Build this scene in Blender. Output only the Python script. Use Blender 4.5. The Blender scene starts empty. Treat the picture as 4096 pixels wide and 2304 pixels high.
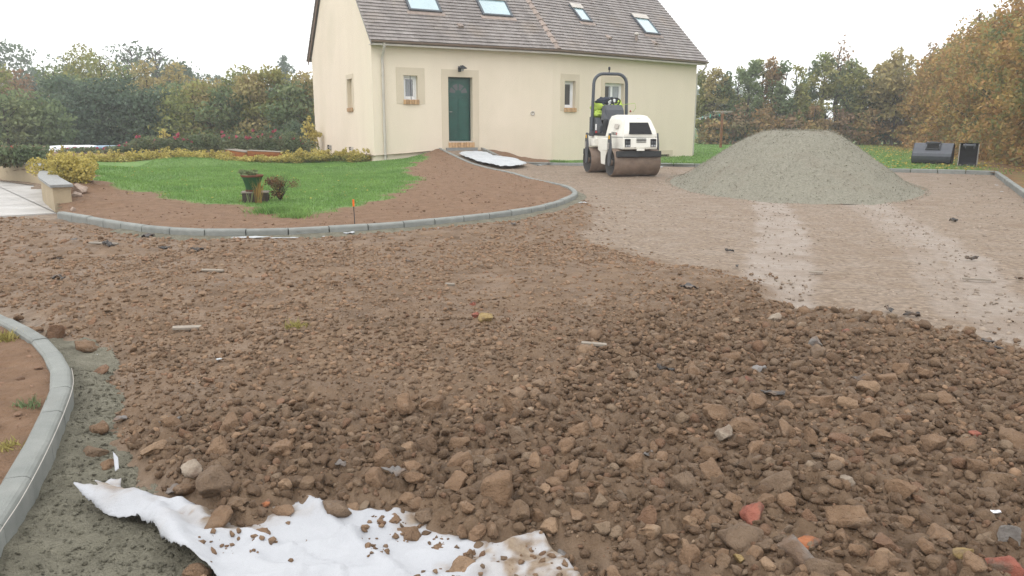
import bpy, math, random
import numpy as np
from mathutils import Vector, Matrix

R_ = math.radians
scene = bpy.context.scene
random.seed(5)
rng = np.random.default_rng(11)

# ------------------------------------------------------------------ camera, sky, sun, exposure
CAM_H, FOC, PITCH, ROLL = 1.35, 3042.5, 0.2102, 0.0026
cd = bpy.data.cameras.new('camera')
cd.sensor_width = 36.0
cd.lens = 36.0 * FOC / 4096.0
cd.clip_start = 0.05
cd.clip_end = 3000
cam = bpy.data.objects.new('camera', cd)
scene.collection.objects.link(cam)
cam.matrix_world = (Matrix.Translation((0, 0, CAM_H)) @ Matrix.Rotation(math.pi / 2 - PITCH, 4, 'X')
                    @ Matrix.Rotation(ROLL, 4, 'Z'))
scene.camera = cam

SUN_EL, SUN_AZ = 52.0, 215.0        # overcast: a weak, very soft sun behind the camera's left shoulder
world = bpy.data.worlds.new('World')
scene.world = world
world.use_nodes = True
wn = world.node_tree
for n_ in list(wn.nodes):
    wn.nodes.remove(n_)
w_out = wn.nodes.new('ShaderNodeOutputWorld')
w_bg = wn.nodes.new('ShaderNodeBackground')
w_sky = wn.nodes.new('ShaderNodeTexSky')
w_sky.sky_type = 'NISHITA'
w_sky.sun_disc = False
w_sky.sun_elevation = R_(SUN_EL)
w_sky.sun_rotation = R_(SUN_AZ)
w_sky.dust_density = 4.0
w_hs = wn.nodes.new('ShaderNodeHueSaturation')
w_hs.inputs['Saturation'].default_value = 0.25
w_mix = wn.nodes.new('ShaderNodeMix')
w_mix.data_type = 'RGBA'
w_mix.inputs[0].default_value = 0.86
w_mix.inputs[7].default_value = (12.95, 12.95, 12.95, 1)      # the even white cloud sheet
wn.links.new(w_sky.outputs[0], w_hs.inputs['Color'])
wn.links.new(w_hs.outputs[0], w_mix.inputs[6])
wn.links.new(w_mix.outputs[2], w_bg.inputs['Color'])
w_bg.inputs['Strength'].default_value = 0.12
wn.links.new(w_bg.outputs[0], w_out.inputs['Surface'])

sl = bpy.data.lights.new('sun', 'SUN')
sl.energy = 0.7
sl.angle = R_(35)
sl.color = (1.0, 0.97, 0.93)
sun = bpy.data.objects.new('sun', sl)
scene.collection.objects.link(sun)
az = R_(SUN_AZ)
sdir = Vector((math.sin(az) * math.cos(R_(SUN_EL)), math.cos(az) * math.cos(R_(SUN_EL)), math.sin(R_(SUN_EL))))
sun.rotation_euler = sdir.to_track_quat('Z', 'Y').to_euler()
sun.location = (0, 0, 30)

scene.view_settings.view_transform = 'Standard'
scene.view_settings.look = 'None'
scene.view_settings.gamma = 1
scene.view_settings.exposure = 0.3
scene.view_settings.use_curve_mapping = False
scene.cycles.max_bounces = 6
scene.cycles.diffuse_bounces = 3
scene.cycles.glossy_bounces = 3
scene.cycles.transmission_bounces = 4
scene.cycles.transparent_max_bounces = 6
scene.cycles.volume_bounces = 1
scene.cycles.use_adaptive_sampling = True
scene.cycles.adaptive_threshold = 0.02
scene.cycles.use_denoising = True
scene.cycles.denoiser = 'OPENIMAGEDENOISE'
scene.cycles.denoising_input_passes = 'RGB_ALBEDO_NORMAL'
scene.cycles.denoising_prefilter = 'NONE'

# ------------------------------------------------------------------ where a point of the site lies
def ray(sx, sy):
    x, y = sx - 2048.0, sy - 1152.0
    c, s = math.cos(ROLL), math.sin(ROLL)
    x, y = (c * x + s * y) / FOC, (-s * x + c * y) / FOC
    return np.array([x, math.cos(PITCH) - y * math.sin(PITCH), -math.sin(PITCH) - y * math.cos(PITCH)])
def G(sx, sy, z=0.0):
    d = ray(sx, sy); t = (z - CAM_H) / d[2]
    return np.array([d[0] * t, d[1] * t, z])
def A(sx, sy, Y):
    d = ray(sx, sy); t = Y / d[1]
    return np.array([d[0] * t, Y, CAM_H + d[2] * t])

# ------------------------------------------------------------------ noise
def _h(i, j, k, seed):
    n = (i.astype(np.int64) * 374761393 + j.astype(np.int64) * 668265263 + k.astype(np.int64) * 2147483647 + seed * 974634777) & 0xffffffff
    n = ((n ^ (n >> 13)) * 1274126177) & 0xffffffff
    n = ((n ^ (n >> 16)) * 2246822519) & 0xffffffff
    return ((n ^ (n >> 15)) & 0xffff) / 65535.0
def vn2(x, y, seed=0):
    i, j = np.floor(x), np.floor(y)
    u, v = x - i, y - j
    u, v = u * u * (3 - 2 * u), v * v * (3 - 2 * v)
    i, j = i.astype(np.int64), j.astype(np.int64); k = np.zeros_like(i)
    a, b = _h(i, j, k, seed), _h(i + 1, j, k, seed)
    c, d = _h(i, j + 1, k, seed), _h(i + 1, j + 1, k, seed)
    return (a * (1 - u) + b * u) * (1 - v) + (c * (1 - u) + d * u) * v
def fbm(x, y, seed=0, octv=4):
    s, a, t = 0, 1.0, 0
    for o in range(octv):
        s = s + a * vn2(x * 2 ** o + 17.3 * o, y * 2 ** o - 9.1 * o, seed + o); t += a; a *= .5
    return s / t
def vn3(p, seed=0):
    f = np.floor(p); w = p - f; w = w * w * (3 - 2 * w); f = f.astype(np.int64)
    r = 0
    for dx in (0, 1):
        for dy in (0, 1):
            for dz in (0, 1):
                ww = (w[..., 0] if dx else 1 - w[..., 0]) * (w[..., 1] if dy else 1 - w[..., 1]) * (w[..., 2] if dz else 1 - w[..., 2])
                r = r + ww * _h(f[..., 0] + dx, f[..., 1] + dy, f[..., 2] + dz, seed)
    return r
def cobble(x, y, cell, seed):            # packed lumps: the highest of many small domes
    gx_, gy_ = np.floor(x / cell), np.floor(y / cell); h = np.zeros(np.shape(x)); k = np.zeros(np.shape(x), np.int64)
    for a in (-1, 0, 1):
        for b in (-1, 0, 1):
            i, j = (gx_ + a).astype(np.int64), (gy_ + b).astype(np.int64)
            px, py = (i + _h(i, j, k, seed)) * cell, (j + _h(i, j, k, seed + 1)) * cell; rr_ = cell * (.3 + .5 * _h(i, j, k, seed + 2)); an = _h(i, j, k, seed + 3) * 3.14
            u, v = (x - px) * np.cos(an) + (y - py) * np.sin(an), -(x - px) * np.sin(an) + (y - py) * np.cos(an)
            d = np.maximum(np.abs(u) * .9 + np.abs(v) * .35, np.abs(v) * 1.25 + np.abs(u) * .2) / rr_
            h = np.maximum(h, rr_ * .62 * np.clip(1 - d ** 2.2, 0, 1) * (.6 + .6 * _h(i, j, k, seed + 4)))
    return h
def sstep(a, b, x):
    t = np.clip((x - a) / (b - a), 0, 1)
    return t * t * (3 - 2 * t)
def inside(x, y, poly):
    r = np.zeros(np.shape(x), bool); n = len(poly)
    for i in range(n):
        x0, y0 = poly[i][0], poly[i][1]; x1, y1 = poly[(i + 1) % n][0], poly[(i + 1) % n][1]
        c = (y0 > y) != (y1 > y)
        if y1 != y0:
            r ^= c & (x < (x1 - x0) * (y - y0) / (y1 - y0) + x0)
    return r
def pdist(x, y, pts, closed=False):
    d = np.full(np.shape(x), 1e9); n = len(pts)
    for i in range(n if closed else n - 1):
        ax, ay = pts[i][0], pts[i][1]; bx, by = pts[(i + 1) % n][0], pts[(i + 1) % n][1]
        vx, vy = bx - ax, by - ay; L = vx * vx + vy * vy + 1e-12
        t = np.clip(((x - ax) * vx + (y - ay) * vy) / L, 0, 1)
        d = np.minimum(d, (x - ax - t * vx) ** 2 + (y - ay - t * vy) ** 2)
    return np.sqrt(d)
def sdist(x, y, poly):                       # positive inside
    d = pdist(x, y, poly, True)
    return np.where(inside(x, y, poly), d, -d)
def idw(x, y, P, power=3.0):
    num, den = 0, 0
    for p in P:
        w = 1.0 / (((x - p[0]) ** 2 + (y - p[1]) ** 2) + 1e-3) ** (power / 2)
        num = num + w * p[2]; den = den + w
    return num / den
def smooth_path(pts, step):
    P = np.array(pts, float); out = []
    n = len(P)
    for i in range(n - 1):
        p0, p1, p2, p3 = P[max(i - 1, 0)], P[i], P[i + 1], P[min(i + 2, n - 1)]
        m = max(2, int(np.linalg.norm(p2 - p1) / (step * .25)))
        for k in range(m):
            t = k / m
            out.append(.5 * ((2 * p1) + (-p0 + p2) * t + (2 * p0 - 5 * p1 + 4 * p2 - p3) * t * t + (-p0 + 3 * p1 - 3 * p2 + p3) * t ** 3))
    out.append(P[-1]); out = np.array(out)
    s = np.r_[0, np.cumsum(np.linalg.norm(np.diff(out, axis=0), axis=1))]
    m = max(1, int(round(s[-1] / step)))
    q = np.linspace(0, s[-1], m + 1)
    return np.stack([np.interp(q, s, out[:, k]) for k in range(out.shape[1])], 1)

# ------------------------------------------------------------------ materials
MATS = {}
def pm(name, stops, scale=5.0, detail=4.0, rough=.85, bump=None, island=0.0, obj_rand=0.0, coord='pos', spec=.3,
       metallic=0.0, transl=0.0, second=None, stretch=None, attr=None, rough2=None, palette=None):
    """one procedural surface: noise -> colour ramp; island/obj_rand vary brightness per piece; second=(scale, rgb, lo, hi) blotches;
    attr=(attribute, stops, scale) another ramp where the attribute is 1; bump=(scale, distance[, scale2, distance2])"""
    m = bpy.data.materials.new(name); m.use_nodes = True
    nt = m.node_tree; N = nt.nodes; Lk = nt.links
    for n in list(N): N.remove(n)
    out = N.new('ShaderNodeOutputMaterial'); bs = N.new('ShaderNodeBsdfPrincipled')
    bs.inputs['Roughness'].default_value = rough
    bs.inputs['Specular IOR Level'].default_value = spec
    bs.inputs['Metallic'].default_value = metallic
    if coord == 'pos':
        g = N.new('ShaderNodeNewGeometry'); co = g.outputs['Position']
    else:
        g = N.new('ShaderNodeTexCoord'); co = g.outputs['Object']
    if stretch:
        mp = N.new('ShaderNodeMapping'); mp.inputs['Scale'].default_value = stretch
        Lk.new(co, mp.inputs['Vector']); co_c = mp.outputs['Vector']
    else:
        co_c = co
    def ramp(st, sc, det):
        nz = N.new('ShaderNodeTexNoise'); nz.inputs['Scale'].default_value = sc; nz.inputs['Detail'].default_value = det
        nz.inputs['Roughness'].default_value = .6
        Lk.new(co_c, nz.inputs['Vector'])
        cr = N.new('ShaderNodeValToRGB'); el = cr.color_ramp.elements
        while len(el) < len(st): el.new(.5)
        for e, (p, c) in zip(el, st): e.position = p; e.color = (*c, 1)
        Lk.new(nz.outputs['Fac'], cr.inputs['Fac'])
        return cr.outputs['Color']
    def mix(a, b, fac, mode='MIX'):
        x = N.new('ShaderNodeMix'); x.data_type = 'RGBA'; x.blend_type = mode
        for s, v in ((0, fac), (6, a), (7, b)):
            if hasattr(v, 'links'): Lk.new(v, x.inputs[s])
            elif s == 0: x.inputs[0].default_value = v
            else: x.inputs[s].default_value = (*v, 1)
        return x.outputs[2]
    col = ramp(stops, scale, detail)
    for at in (attr or []):
        an = N.new('ShaderNodeAttribute'); an.attribute_name = at[0]
        col = mix(col, ramp(at[1], at[2], detail), an.outputs['Fac'])
    if second:
        nz = N.new('ShaderNodeTexNoise'); nz.inputs['Scale'].default_value = second[0]; nz.inputs['Detail'].default_value = 5
        Lk.new(co, nz.inputs['Vector'])
        mr = N.new('ShaderNodeMapRange'); mr.inputs['From Min'].default_value = second[2]; mr.inputs['From Max'].default_value = second[3]
        Lk.new(nz.outputs['Fac'], mr.inputs['Value'])
        col = mix(col, second[1], mr.outputs['Result'])
    if palette:
        gi = N.new('ShaderNodeNewGeometry'); oi = N.new('ShaderNodeObjectInfo'); ad = N.new('ShaderNodeMath'); ad.operation = 'ADD'; fr_ = N.new('ShaderNodeMath'); fr_.operation = 'FRACT'
        Lk.new(gi.outputs['Random Per Island'], ad.inputs[0]); Lk.new(oi.outputs['Random'], ad.inputs[1]); Lk.new(ad.outputs[0], fr_.inputs[0])
        cr = N.new('ShaderNodeValToRGB'); cr.color_ramp.interpolation = 'CONSTANT'; el = cr.color_ramp.elements
        while len(el) < len(palette[0]): el.new(.5)
        for e, (p_, c_) in zip(el, palette[0]): e.position = p_; e.color = (*c_, 1)
        Lk.new(fr_.outputs[0], cr.inputs['Fac']); col = mix(col, cr.outputs['Color'], palette[1])
    if island or obj_rand:
        f = None
        if island:
            gi = N.new('ShaderNodeNewGeometry')
            mr = N.new('ShaderNodeMapRange'); mr.inputs['To Min'].default_value = 1 - island; mr.inputs['To Max'].default_value = 1 + island
            Lk.new(gi.outputs['Random Per Island'], mr.inputs['Value']); f = mr.outputs['Result']
        if obj_rand:
            oi = N.new('ShaderNodeObjectInfo')
            mr = N.new('ShaderNodeMapRange'); mr.inputs['To Min'].default_value = 1 - obj_rand; mr.inputs['To Max'].default_value = 1 + obj_rand
            Lk.new(oi.outputs['Random'], mr.inputs['Value'])
            if f is None: f = mr.outputs['Result']
            else:
                mu = N.new('ShaderNodeMath'); mu.operation = 'MULTIPLY'
                Lk.new(f, mu.inputs[0]); Lk.new(mr.outputs['Result'], mu.inputs[1]); f = mu.outputs[0]
        vm = N.new('ShaderNodeVectorMath'); vm.operation = 'SCALE'
        Lk.new(col, vm.inputs[0]); Lk.new(f, vm.inputs['Scale']); col = vm.outputs[0]
    Lk.new(col, bs.inputs['Base Color'])
    if rough2:
        nz = N.new('ShaderNodeTexNoise'); nz.inputs['Scale'].default_value = rough2[0]; Lk.new(co, nz.inputs['Vector'])
        mr = N.new('ShaderNodeMapRange'); mr.inputs['From Min'].default_value = .35; mr.inputs['From Max'].default_value = .65
        mr.inputs['To Min'].default_value = rough2[1]; mr.inputs['To Max'].default_value = rough2[2]
        Lk.new(nz.outputs['Fac'], mr.inputs['Value']); Lk.new(mr.outputs['Result'], bs.inputs['Roughness'])
    if bump:
        prev = None
        for k in range(0, len(bump), 2):
            nz = N.new('ShaderNodeTexNoise'); nz.inputs['Scale'].default_value = bump[k]; nz.inputs['Detail'].default_value = 5
            nz.inputs['Roughness'].default_value = .65
            Lk.new(co_c, nz.inputs['Vector'])
            bp = N.new('ShaderNodeBump'); bp.inputs['Distance'].default_value = bump[k + 1]; bp.inputs['Strength'].default_value = 1.0
            Lk.new(nz.outputs['Fac'], bp.inputs['Height'])
            if prev: Lk.new(prev, bp.inputs['Normal'])
            prev = bp.outputs['Normal']
        Lk.new(prev, bs.inputs['Normal'])
    sh = bs.outputs[0]
    if transl:
        tr = N.new('ShaderNodeBsdfTranslucent'); Lk.new(col, tr.inputs['Color'])
        ms = N.new('ShaderNodeMixShader'); ms.inputs[0].default_value = transl
        Lk.new(sh, ms.inputs[1]); Lk.new(tr.outputs[0], ms.inputs[2]); sh = ms.outputs[0]
    Lk.new(sh, out.inputs['Surface'])
    MATS[name] = m
    return m

def flat(name, c, v=.12, scale=8.0, **k):
    lo = tuple(max(0, x * (1 - v)) for x in c); hi = tuple(x * (1 + v) for x in c)
    return pm(name, [(.3, lo), (.7, hi)], scale, **k)

TRACK = [(.3, (.27, .225, .19)), (.55, (.33, .28, .24)), (.75, (.39, .34, .3))]
LOOSE = [(.25, (.102, .065, .039)), (.5, (.168, .11, .068)), (.72, (.228, .155, .099))]
pm('drive', [(.3, (.14, .103, .072)), (.5, (.225, .17, .125)), (.7, (.335, .262, .196))], 16.0, 10, .8,
   attr=[('track', TRACK, 9.0), ('loose', LOOSE, 5.0), ('damp', [(p_, tuple(v_ * .84 for v_ in c_)) for p_, c_ in LOOSE], 9.0)], second=(.9, (.185, .128, .085), .54, .8), bump=(90, .008, 25, .012), rough2=(3, .6, .9))
pm('pebble', [(.3, (.2, .155, .12)), (.7, (.33, .27, .215))], 14, 4, .8, island=.25)
PAL = [(0, (.19, .118, .07)), (.45, (.165, .102, .061)), (.62, (.245, .168, .106)), (.78, (.205, .155, .112)), (.88, (.21, .105, .063)), (.94, (.3, .235, .165)), (.97, (.11, .075, .052))]
for nm_, k_ in (('stone', 1.28), ('stone_damp', .95)):
    pm(nm_, [(p_, tuple(v_ * k_ for v_ in c_)) for p_, c_ in ((.25, (.12, .074, .044)), (.5, (.188, .12, .074)), (.75, (.258, .176, .114)))], 16, 6, .82, bump=(70, .012, 22, .016), island=.24, obj_rand=.22,
       second=(9, (.29 * k_, .23 * k_, .175 * k_), .62, .78), palette=([(p_, tuple(v_ * k_ for v_ in c_)) for p_, c_ in PAL], .38))
pm('stone_grey', [(.3, (.14, .125, .115)), (.7, (.27, .25, .23))], 18, 6, .8, bump=(60, .01), second=(8, (.17, .115, .08), .45, .6))
pm('brick_red', [(.3, (.22, .07, .05)), (.7, (.33, .125, .085))], 25, 5, .85, bump=(70, .01), second=(14, (.13, .09, .065), .46, .6))
pm('brick_orange', [(.3, (.3, .11, .05)), (.7, (.42, .17, .08))], 25, 5, .85, bump=(70, .01), second=(12, (.13, .09, .065), .46, .56))
pm('ochre', [(.3, (.2, .135, .055)), (.7, (.33, .24, .11))], 25, 5, .8, bump=(70, .01), second=(14, (.16, .115, .08), .5, .65))
pm('pale_stone', [(.3, (.23, .18, .135)), (.7, (.38, .32, .255))], 20, 5, .8, bump=(50, .012), second=(10, (.16, .11, .08), .5, .62))
pm('rock_pink', [(.3, (.2, .14, .11)), (.7, (.42, .33, .27))], 6, 6, .85, bump=(15, .03))
pm('mortar', [(.3, (.15, .14, .104)), (.55, (.212, .199, .15)), (.75, (.268, .252, .195))], 9, 8, .92, bump=(110, .02, 35, .02), island=.2)
GRASS = [(.3, (.115, .205, .06)), (.55, (.15, .25, .074)), (.75, (.19, .3, .092))]
LITTER = [(.3, (.12, .06, .03)), (.55, (.2, .11, .045)), (.75, (.3, .19, .06))]
pm('bed', [(.25, (.145, .085, .05)), (.5, (.195, .118, .071)), (.75, (.24, .15, .095))], 7, 7, .9,
   attr=[('lawn', GRASS, 1.5)], bump=(45, .02, 12, .02))
pm('lawn', GRASS, .8, 6, .9, attr=[('litter', LITTER, 6.0)], bump=(30, .03))
pm('field', [(.3, (.045, .085, .02)), (.7, (.09, .13, .035))], .2, 5, .95)
pm('grass', [(.3, (.13, .245, .064)), (.7, (.22, .35, .1))], 1.2, 3, .7, island=.3, transl=.35)
pm('dry_grass', [(.3, (.22, .2, .05)), (.7, (.4, .34, .13))], 3, 3, .8, island=.3, transl=.3)
pm('kerb', [(.3, (.195, .206, .194)), (.55, (.235, .245, .23)), (.75, (.275, .283, .266))], 7, 8, .75, bump=(160, .003), obj_rand=.07, second=(3, (.2, .2, .185), .6, .8))
pm('joint', [(.4, (.1, .1, .095)), (.6, (.14, .14, .13))], 10)
pm('concrete', [(.3, (.33, .315, .295)), (.5, (.42, .405, .385)), (.7, (.5, .485, .465))], 1.6, 8, .7, bump=(70, .006), rough2=(1.2, .35, .8))
pm('fabric_white', [(.3, (.39, .4, .425)), (.7, (.46, .47, .495))], 3, 5, .9, bump=(220, .0015, 30, .004), attr=[('dirt', [(.3, (.17, .12, .08)), (.7, (.32, .255, .19))], 30)])
pm('fabric_clean', [(.3, (.42, .44, .455)), (.7, (.5, .52, .535))], 3, 5, .9, bump=(40, .004), second=(2.5, (.5, .46, .4), .66, .85))
pm('render_front', [(.3, (.74, .65, .53)), (.7, (.78, .69, .565))], .7, 8, .93, bump=(130, .004), second=(.45, (.69, .615, .49), .5, .75), stretch=(2.2, 2.2, .35))
pm('band', [(.3, (.6, .525, .41)), (.7, (.64, .56, .44))], 2, 8, .93, bump=(130, .004))
pm('tile', [(.3, (.185, .162, .152)), (.5, (.235, .21, .2)), (.7, (.285, .26, .248))], 3.2, 6, .5, island=.1, bump=(60, .004), rough2=(1.5, .35, .6), second=(.8, (.26, .22, .19), .55, .75))
flat('hip_tile', (.27, .215, .185), .15, 6, rough=.6, obj_rand=.15)
flat('fascia', (.24, .175, .145), .1, 3, rough=.5)
flat('gutter', (.5, .465, .42), .08, 3, rough=.4)
flat('pvc_white', (.82, .83, .84), .03, 3, rough=.35)
flat('door_green', (.009, .075, .058), .15, 4, rough=.32, spec=.5)
flat('door_frame', (.012, .045, .04), .1, 4, rough=.4)
flat('brick_sill', (.47, .3, .165), .2, 10, rough=.85, obj_rand=.2, bump=(60, .004))
flat('dark_metal', (.035, .037, .042), .15, 12, rough=.5)
flat('steel_blue', (.055, .063, .083), .2, 9, rough=.38, spec=.6, bump=(30, .002))
flat('steel_dark', (.022, .022, .03), .2, 9, rough=.6)
flat('steel_edge', (.33, .31, .29), .2, 14, rough=.5)
flat('rubber', (.025, .026, .028), .15, 10, rough=.65)
flat('body_white', (.77, .755, .69), .05, 3, rough=.38, spec=.5)
flat('plastic_grey', (.075, .08, .09), .1, 10, rough=.5)
flat('rops_grey', (.075, .085, .1), .1, 10, rough=.45)
pm('drum_steel', [(.3, (.13, .09, .066)), (.6, (.2, .145, .11)), (.8, (.26, .2, .155))], 5, 7, .6, bump=(40, .003), metallic=.0, rough2=(6, .4, .8))
flat('drum_inside', (.045, .042, .04), .2, 9, rough=.7)
flat('yellow_label', (.7, .42, .03), .05, 6, rough=.5)
flat('red_label', (.45, .03, .03), .05, 6, rough=.5)
flat('white_label', (.75, .75, .75), .05, 6, rough=.5)
flat('lamp_lens', (.35, .36, .38), .1, 30, rough=.2, spec=.8)
flat('hivis', (.42, .56, .09), .12, 8, rough=.7)
flat('navy_cloth', (.03, .037, .055), .2, 12, rough=.85)
flat('reflective', (.62, .64, .62), .05, 20, rough=.35)
flat('wall_render', (.38, .31, .21), .1, 3, rough=.95, bump=(60, .008), second=(1.5, (.33, .27, .18), .55, .75))
flat('cap_concrete', (.24, .245, .24), .12, 4, rough=.5, bump=(80, .004))
flat('wood_post', (.19, .08, .035), .2, 12, rough=.8)
flat('wood_orange', (.3, .105, .035), .2, 9, rough=.75, obj_rand=.15)
flat('wood_dark', (.05, .04, .033), .2, 9, rough=.85)
flat('plank_grey', (.27, .235, .195), .2, 12, rough=.85, obj_rand=.2, stretch=(1, 8, 8))
flat('pot_green', (.02, .075, .03), .25, 6, rough=.45)
flat('terracotta', (.16, .06, .035), .2, 8, rough=.75)
pm('scrap_black', [(.3, (.035, .033, .033)), (.7, (.09, .083, .08))], 20, 5, .5, obj_rand=.3, second=(9, (.16, .11, .075), .46, .66))
pm('scrap_grey', [(.3, (.12, .11, .105)), (.7, (.2, .185, .175))], 20, 5, .55, obj_rand=.2, second=(9, (.16, .115, .085), .5, .7))
flat('foil', (.75, .75, .78), .1, 20, rough=.25, metallic=.7)
flat('plastic_blue', (.05, .25, .42), .2, 20, rough=.4)
flat('orange_cap', (.8, .15, .02), .05, 6, rough=.5)
flat('bale_white', (.72, .74, .8), .06, 2, rough=.35, bump=(9, .02))
flat('bale_blue', (.2, .3, .4), .15, 2, rough=.35, bump=(9, .02))
flat('line_wire', (.5, .5, .5), .1, 4)
flat('peg', (.05, .45, .35), .1, 4)
pm('bark', [(.3, (.045, .036, .028)), (.7, (.1, .082, .064))], 12, 6, .9, bump=(25, .02))
pm('bark_pale', [(.3, (.1, .095, .09)), (.7, (.17, .16, .15))], 12, 6, .9)

def leafmat(name, stops, scale=.55, island=.35, transl=.42, rough=.6):
    return pm(name, stops, scale, 3, rough, island=island, transl=transl, spec=.25)
leafmat('leaf_rust', [(.3, (.32, .24, .11)), (.45, (.36, .22, .11)), (.6, (.38, .27, .12)), (.75, (.3, .27, .11))])
leafmat('leaf_gold', [(.3, (.32, .3, .14)), (.5, (.39, .31, .14)), (.7, (.36, .33, .15))])  # gold kept less saturated: some of the mist is put into the colour
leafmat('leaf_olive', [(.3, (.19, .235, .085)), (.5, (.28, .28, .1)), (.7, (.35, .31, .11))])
leafmat('leaf_green', [(.3, (.135, .19, .1)), (.5, (.175, .225, .11)), (.7, (.225, .255, .12))])
leafmat('leaf_dark', [(.3, (.085, .125, .09)), (.5, (.105, .15, .1)), (.7, (.135, .175, .105))])  # green greyed to stand in for mist, besides the haze volume
leafmat('leaf_yellow', [(.3, (.36, .3, .08)), (.5, (.5, .42, .13)), (.7, (.6, .53, .2))], 2.5)
leafmat('leaf_brown', [(.3, (.27, .18, .12)), (.5, (.32, .21, .13)), (.7, (.27, .24, .13))])
leafmat('leaf_rose', [(.3, (.11, .15, .08)), (.5, (.15, .19, .1)), (.7, (.2, .18, .1))], 2)
leafmat('bloom_pink', [(.3, (.45, .09, .13)), (.7, (.55, .15, .2))], 3)
leafmat('bloom_red', [(.3, (.45, .03, .035)), (.7, (.62, .06, .07))], 3)
leafmat('leaf_reddish', [(.3, (.16, .07, .04)), (.5, (.2, .12, .06)), (.7, (.13, .14, .05))], 4)
leafmat('leaf_far', [(.3, (0.088, 0.131, 0.079)), (.5, (0.123, 0.166, 0.096)), (.7, (0.158, 0.175, 0.105))], .2)
leafmat('leaf_fallen', [(.3, (.45, .3, .05)), (.6, (.55, .42, .09)), (.8, (.35, .17, .05))], 3)

pm('leaf_hedge', [(.28, (.14, .18, .085)), (.4, (.27, .26, .105)), (.48, (.44, .29, .105)), (.55, (.4, .23, .1)), (.62, (.4, .31, .115)), (.74, (.17, .21, .09))], .75, 3, .6, island=.35, transl=.42, spec=.25, stretch=(1, 1, .3))
leafmat('leaf_iris', [(.3, (.32, .16, .06)), (.5, (.36, .24, .08)), (.7, (.26, .26, .09))], 9)
def glassmat(name, col, rough=.05):
    m = pm(name, [(.3, col), (.7, tuple(x * 1.15 for x in col))], 1.0, 2, rough, spec=1.0)
    b = [n for n in m.node_tree.nodes if n.type == 'BSDF_PRINCIPLED'][0]
    b.inputs['IOR'].default_value = 1.6
    b.inputs['Coat Weight'].default_value = 1.0
    b.inputs['Coat Roughness'].default_value = .03
    return m
glassmat('sky_glass', (.3, .42, .46))
glassmat('win_glass', (.06, .065, .07))
flat('fan_glass', (.12, .125, .13), .1, 8, rough=.25)
flat('curtain', (.33, .35, .38), .25, 14, rough=.9, stretch=(6, 6, .3))
flat('slot_black', (.012, .012, .014), .1, 5, rough=.7)

# ------------------------------------------------------------------ objects
COL = scene.collection
def tag(o, label=None, cat=None, group=None, kind=None):
    if label: o['label'] = label
    if cat: o['category'] = cat
    if group: o['group'] = group
    if kind: o['kind'] = kind
    return o
def empty(name, loc=(0, 0, 0), rz=0.0):
    o = bpy.data.objects.new(name, None); COL.objects.link(o)
    o.location = loc; o.rotation_euler = (0, 0, rz); o.empty_display_size = .1
    return o
def wmat(o):
    m = o.matrix_basis.copy()
    while o.parent: o = o.parent; m = o.matrix_basis @ m
    return m
def link(name, me, parent=None):
    o = bpy.data.objects.new(name, me); COL.objects.link(o)
    if parent: o.parent = parent
    return o
def np_mesh(name, V, F, mat, parent=None, smooth=False, attrs=None, local=False):
    """V (n,3) and F (m,3|4) arrays in world space (or in the parent's space with local=True)"""
    V = np.asarray(V, np.float64); F = np.asarray(F, np.int32)
    if parent is not None and not local:
        inv = np.array(wmat(parent).inverted()); V = V @ inv[:3, :3].T + inv[:3, 3]
    me = bpy.data.meshes.new(name)
    me.vertices.add(len(V)); me.vertices.foreach_set('co', V.astype(np.float32).ravel())
    k = F.shape[1]
    me.loops.add(F.size); me.loops.foreach_set('vertex_index', F.ravel())
    me.polygons.add(len(F)); me.polygons.foreach_set('loop_start', np.arange(0, F.size, k, dtype=np.int32))
    me.polygons.foreach_set('loop_total', np.full(len(F), k, np.int32))
    if smooth: me.polygons.foreach_set('use_smooth', np.ones(len(F), bool))
    me.update(calc_edges=True)
    for an, av in (attrs or {}).items():
        a = me.attributes.new(an, 'FLOAT', 'POINT'); a.data.foreach_set('value', np.asarray(av, np.float32))
    me.materials.append(MATS[mat])
    return link(name, me, parent)

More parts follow.
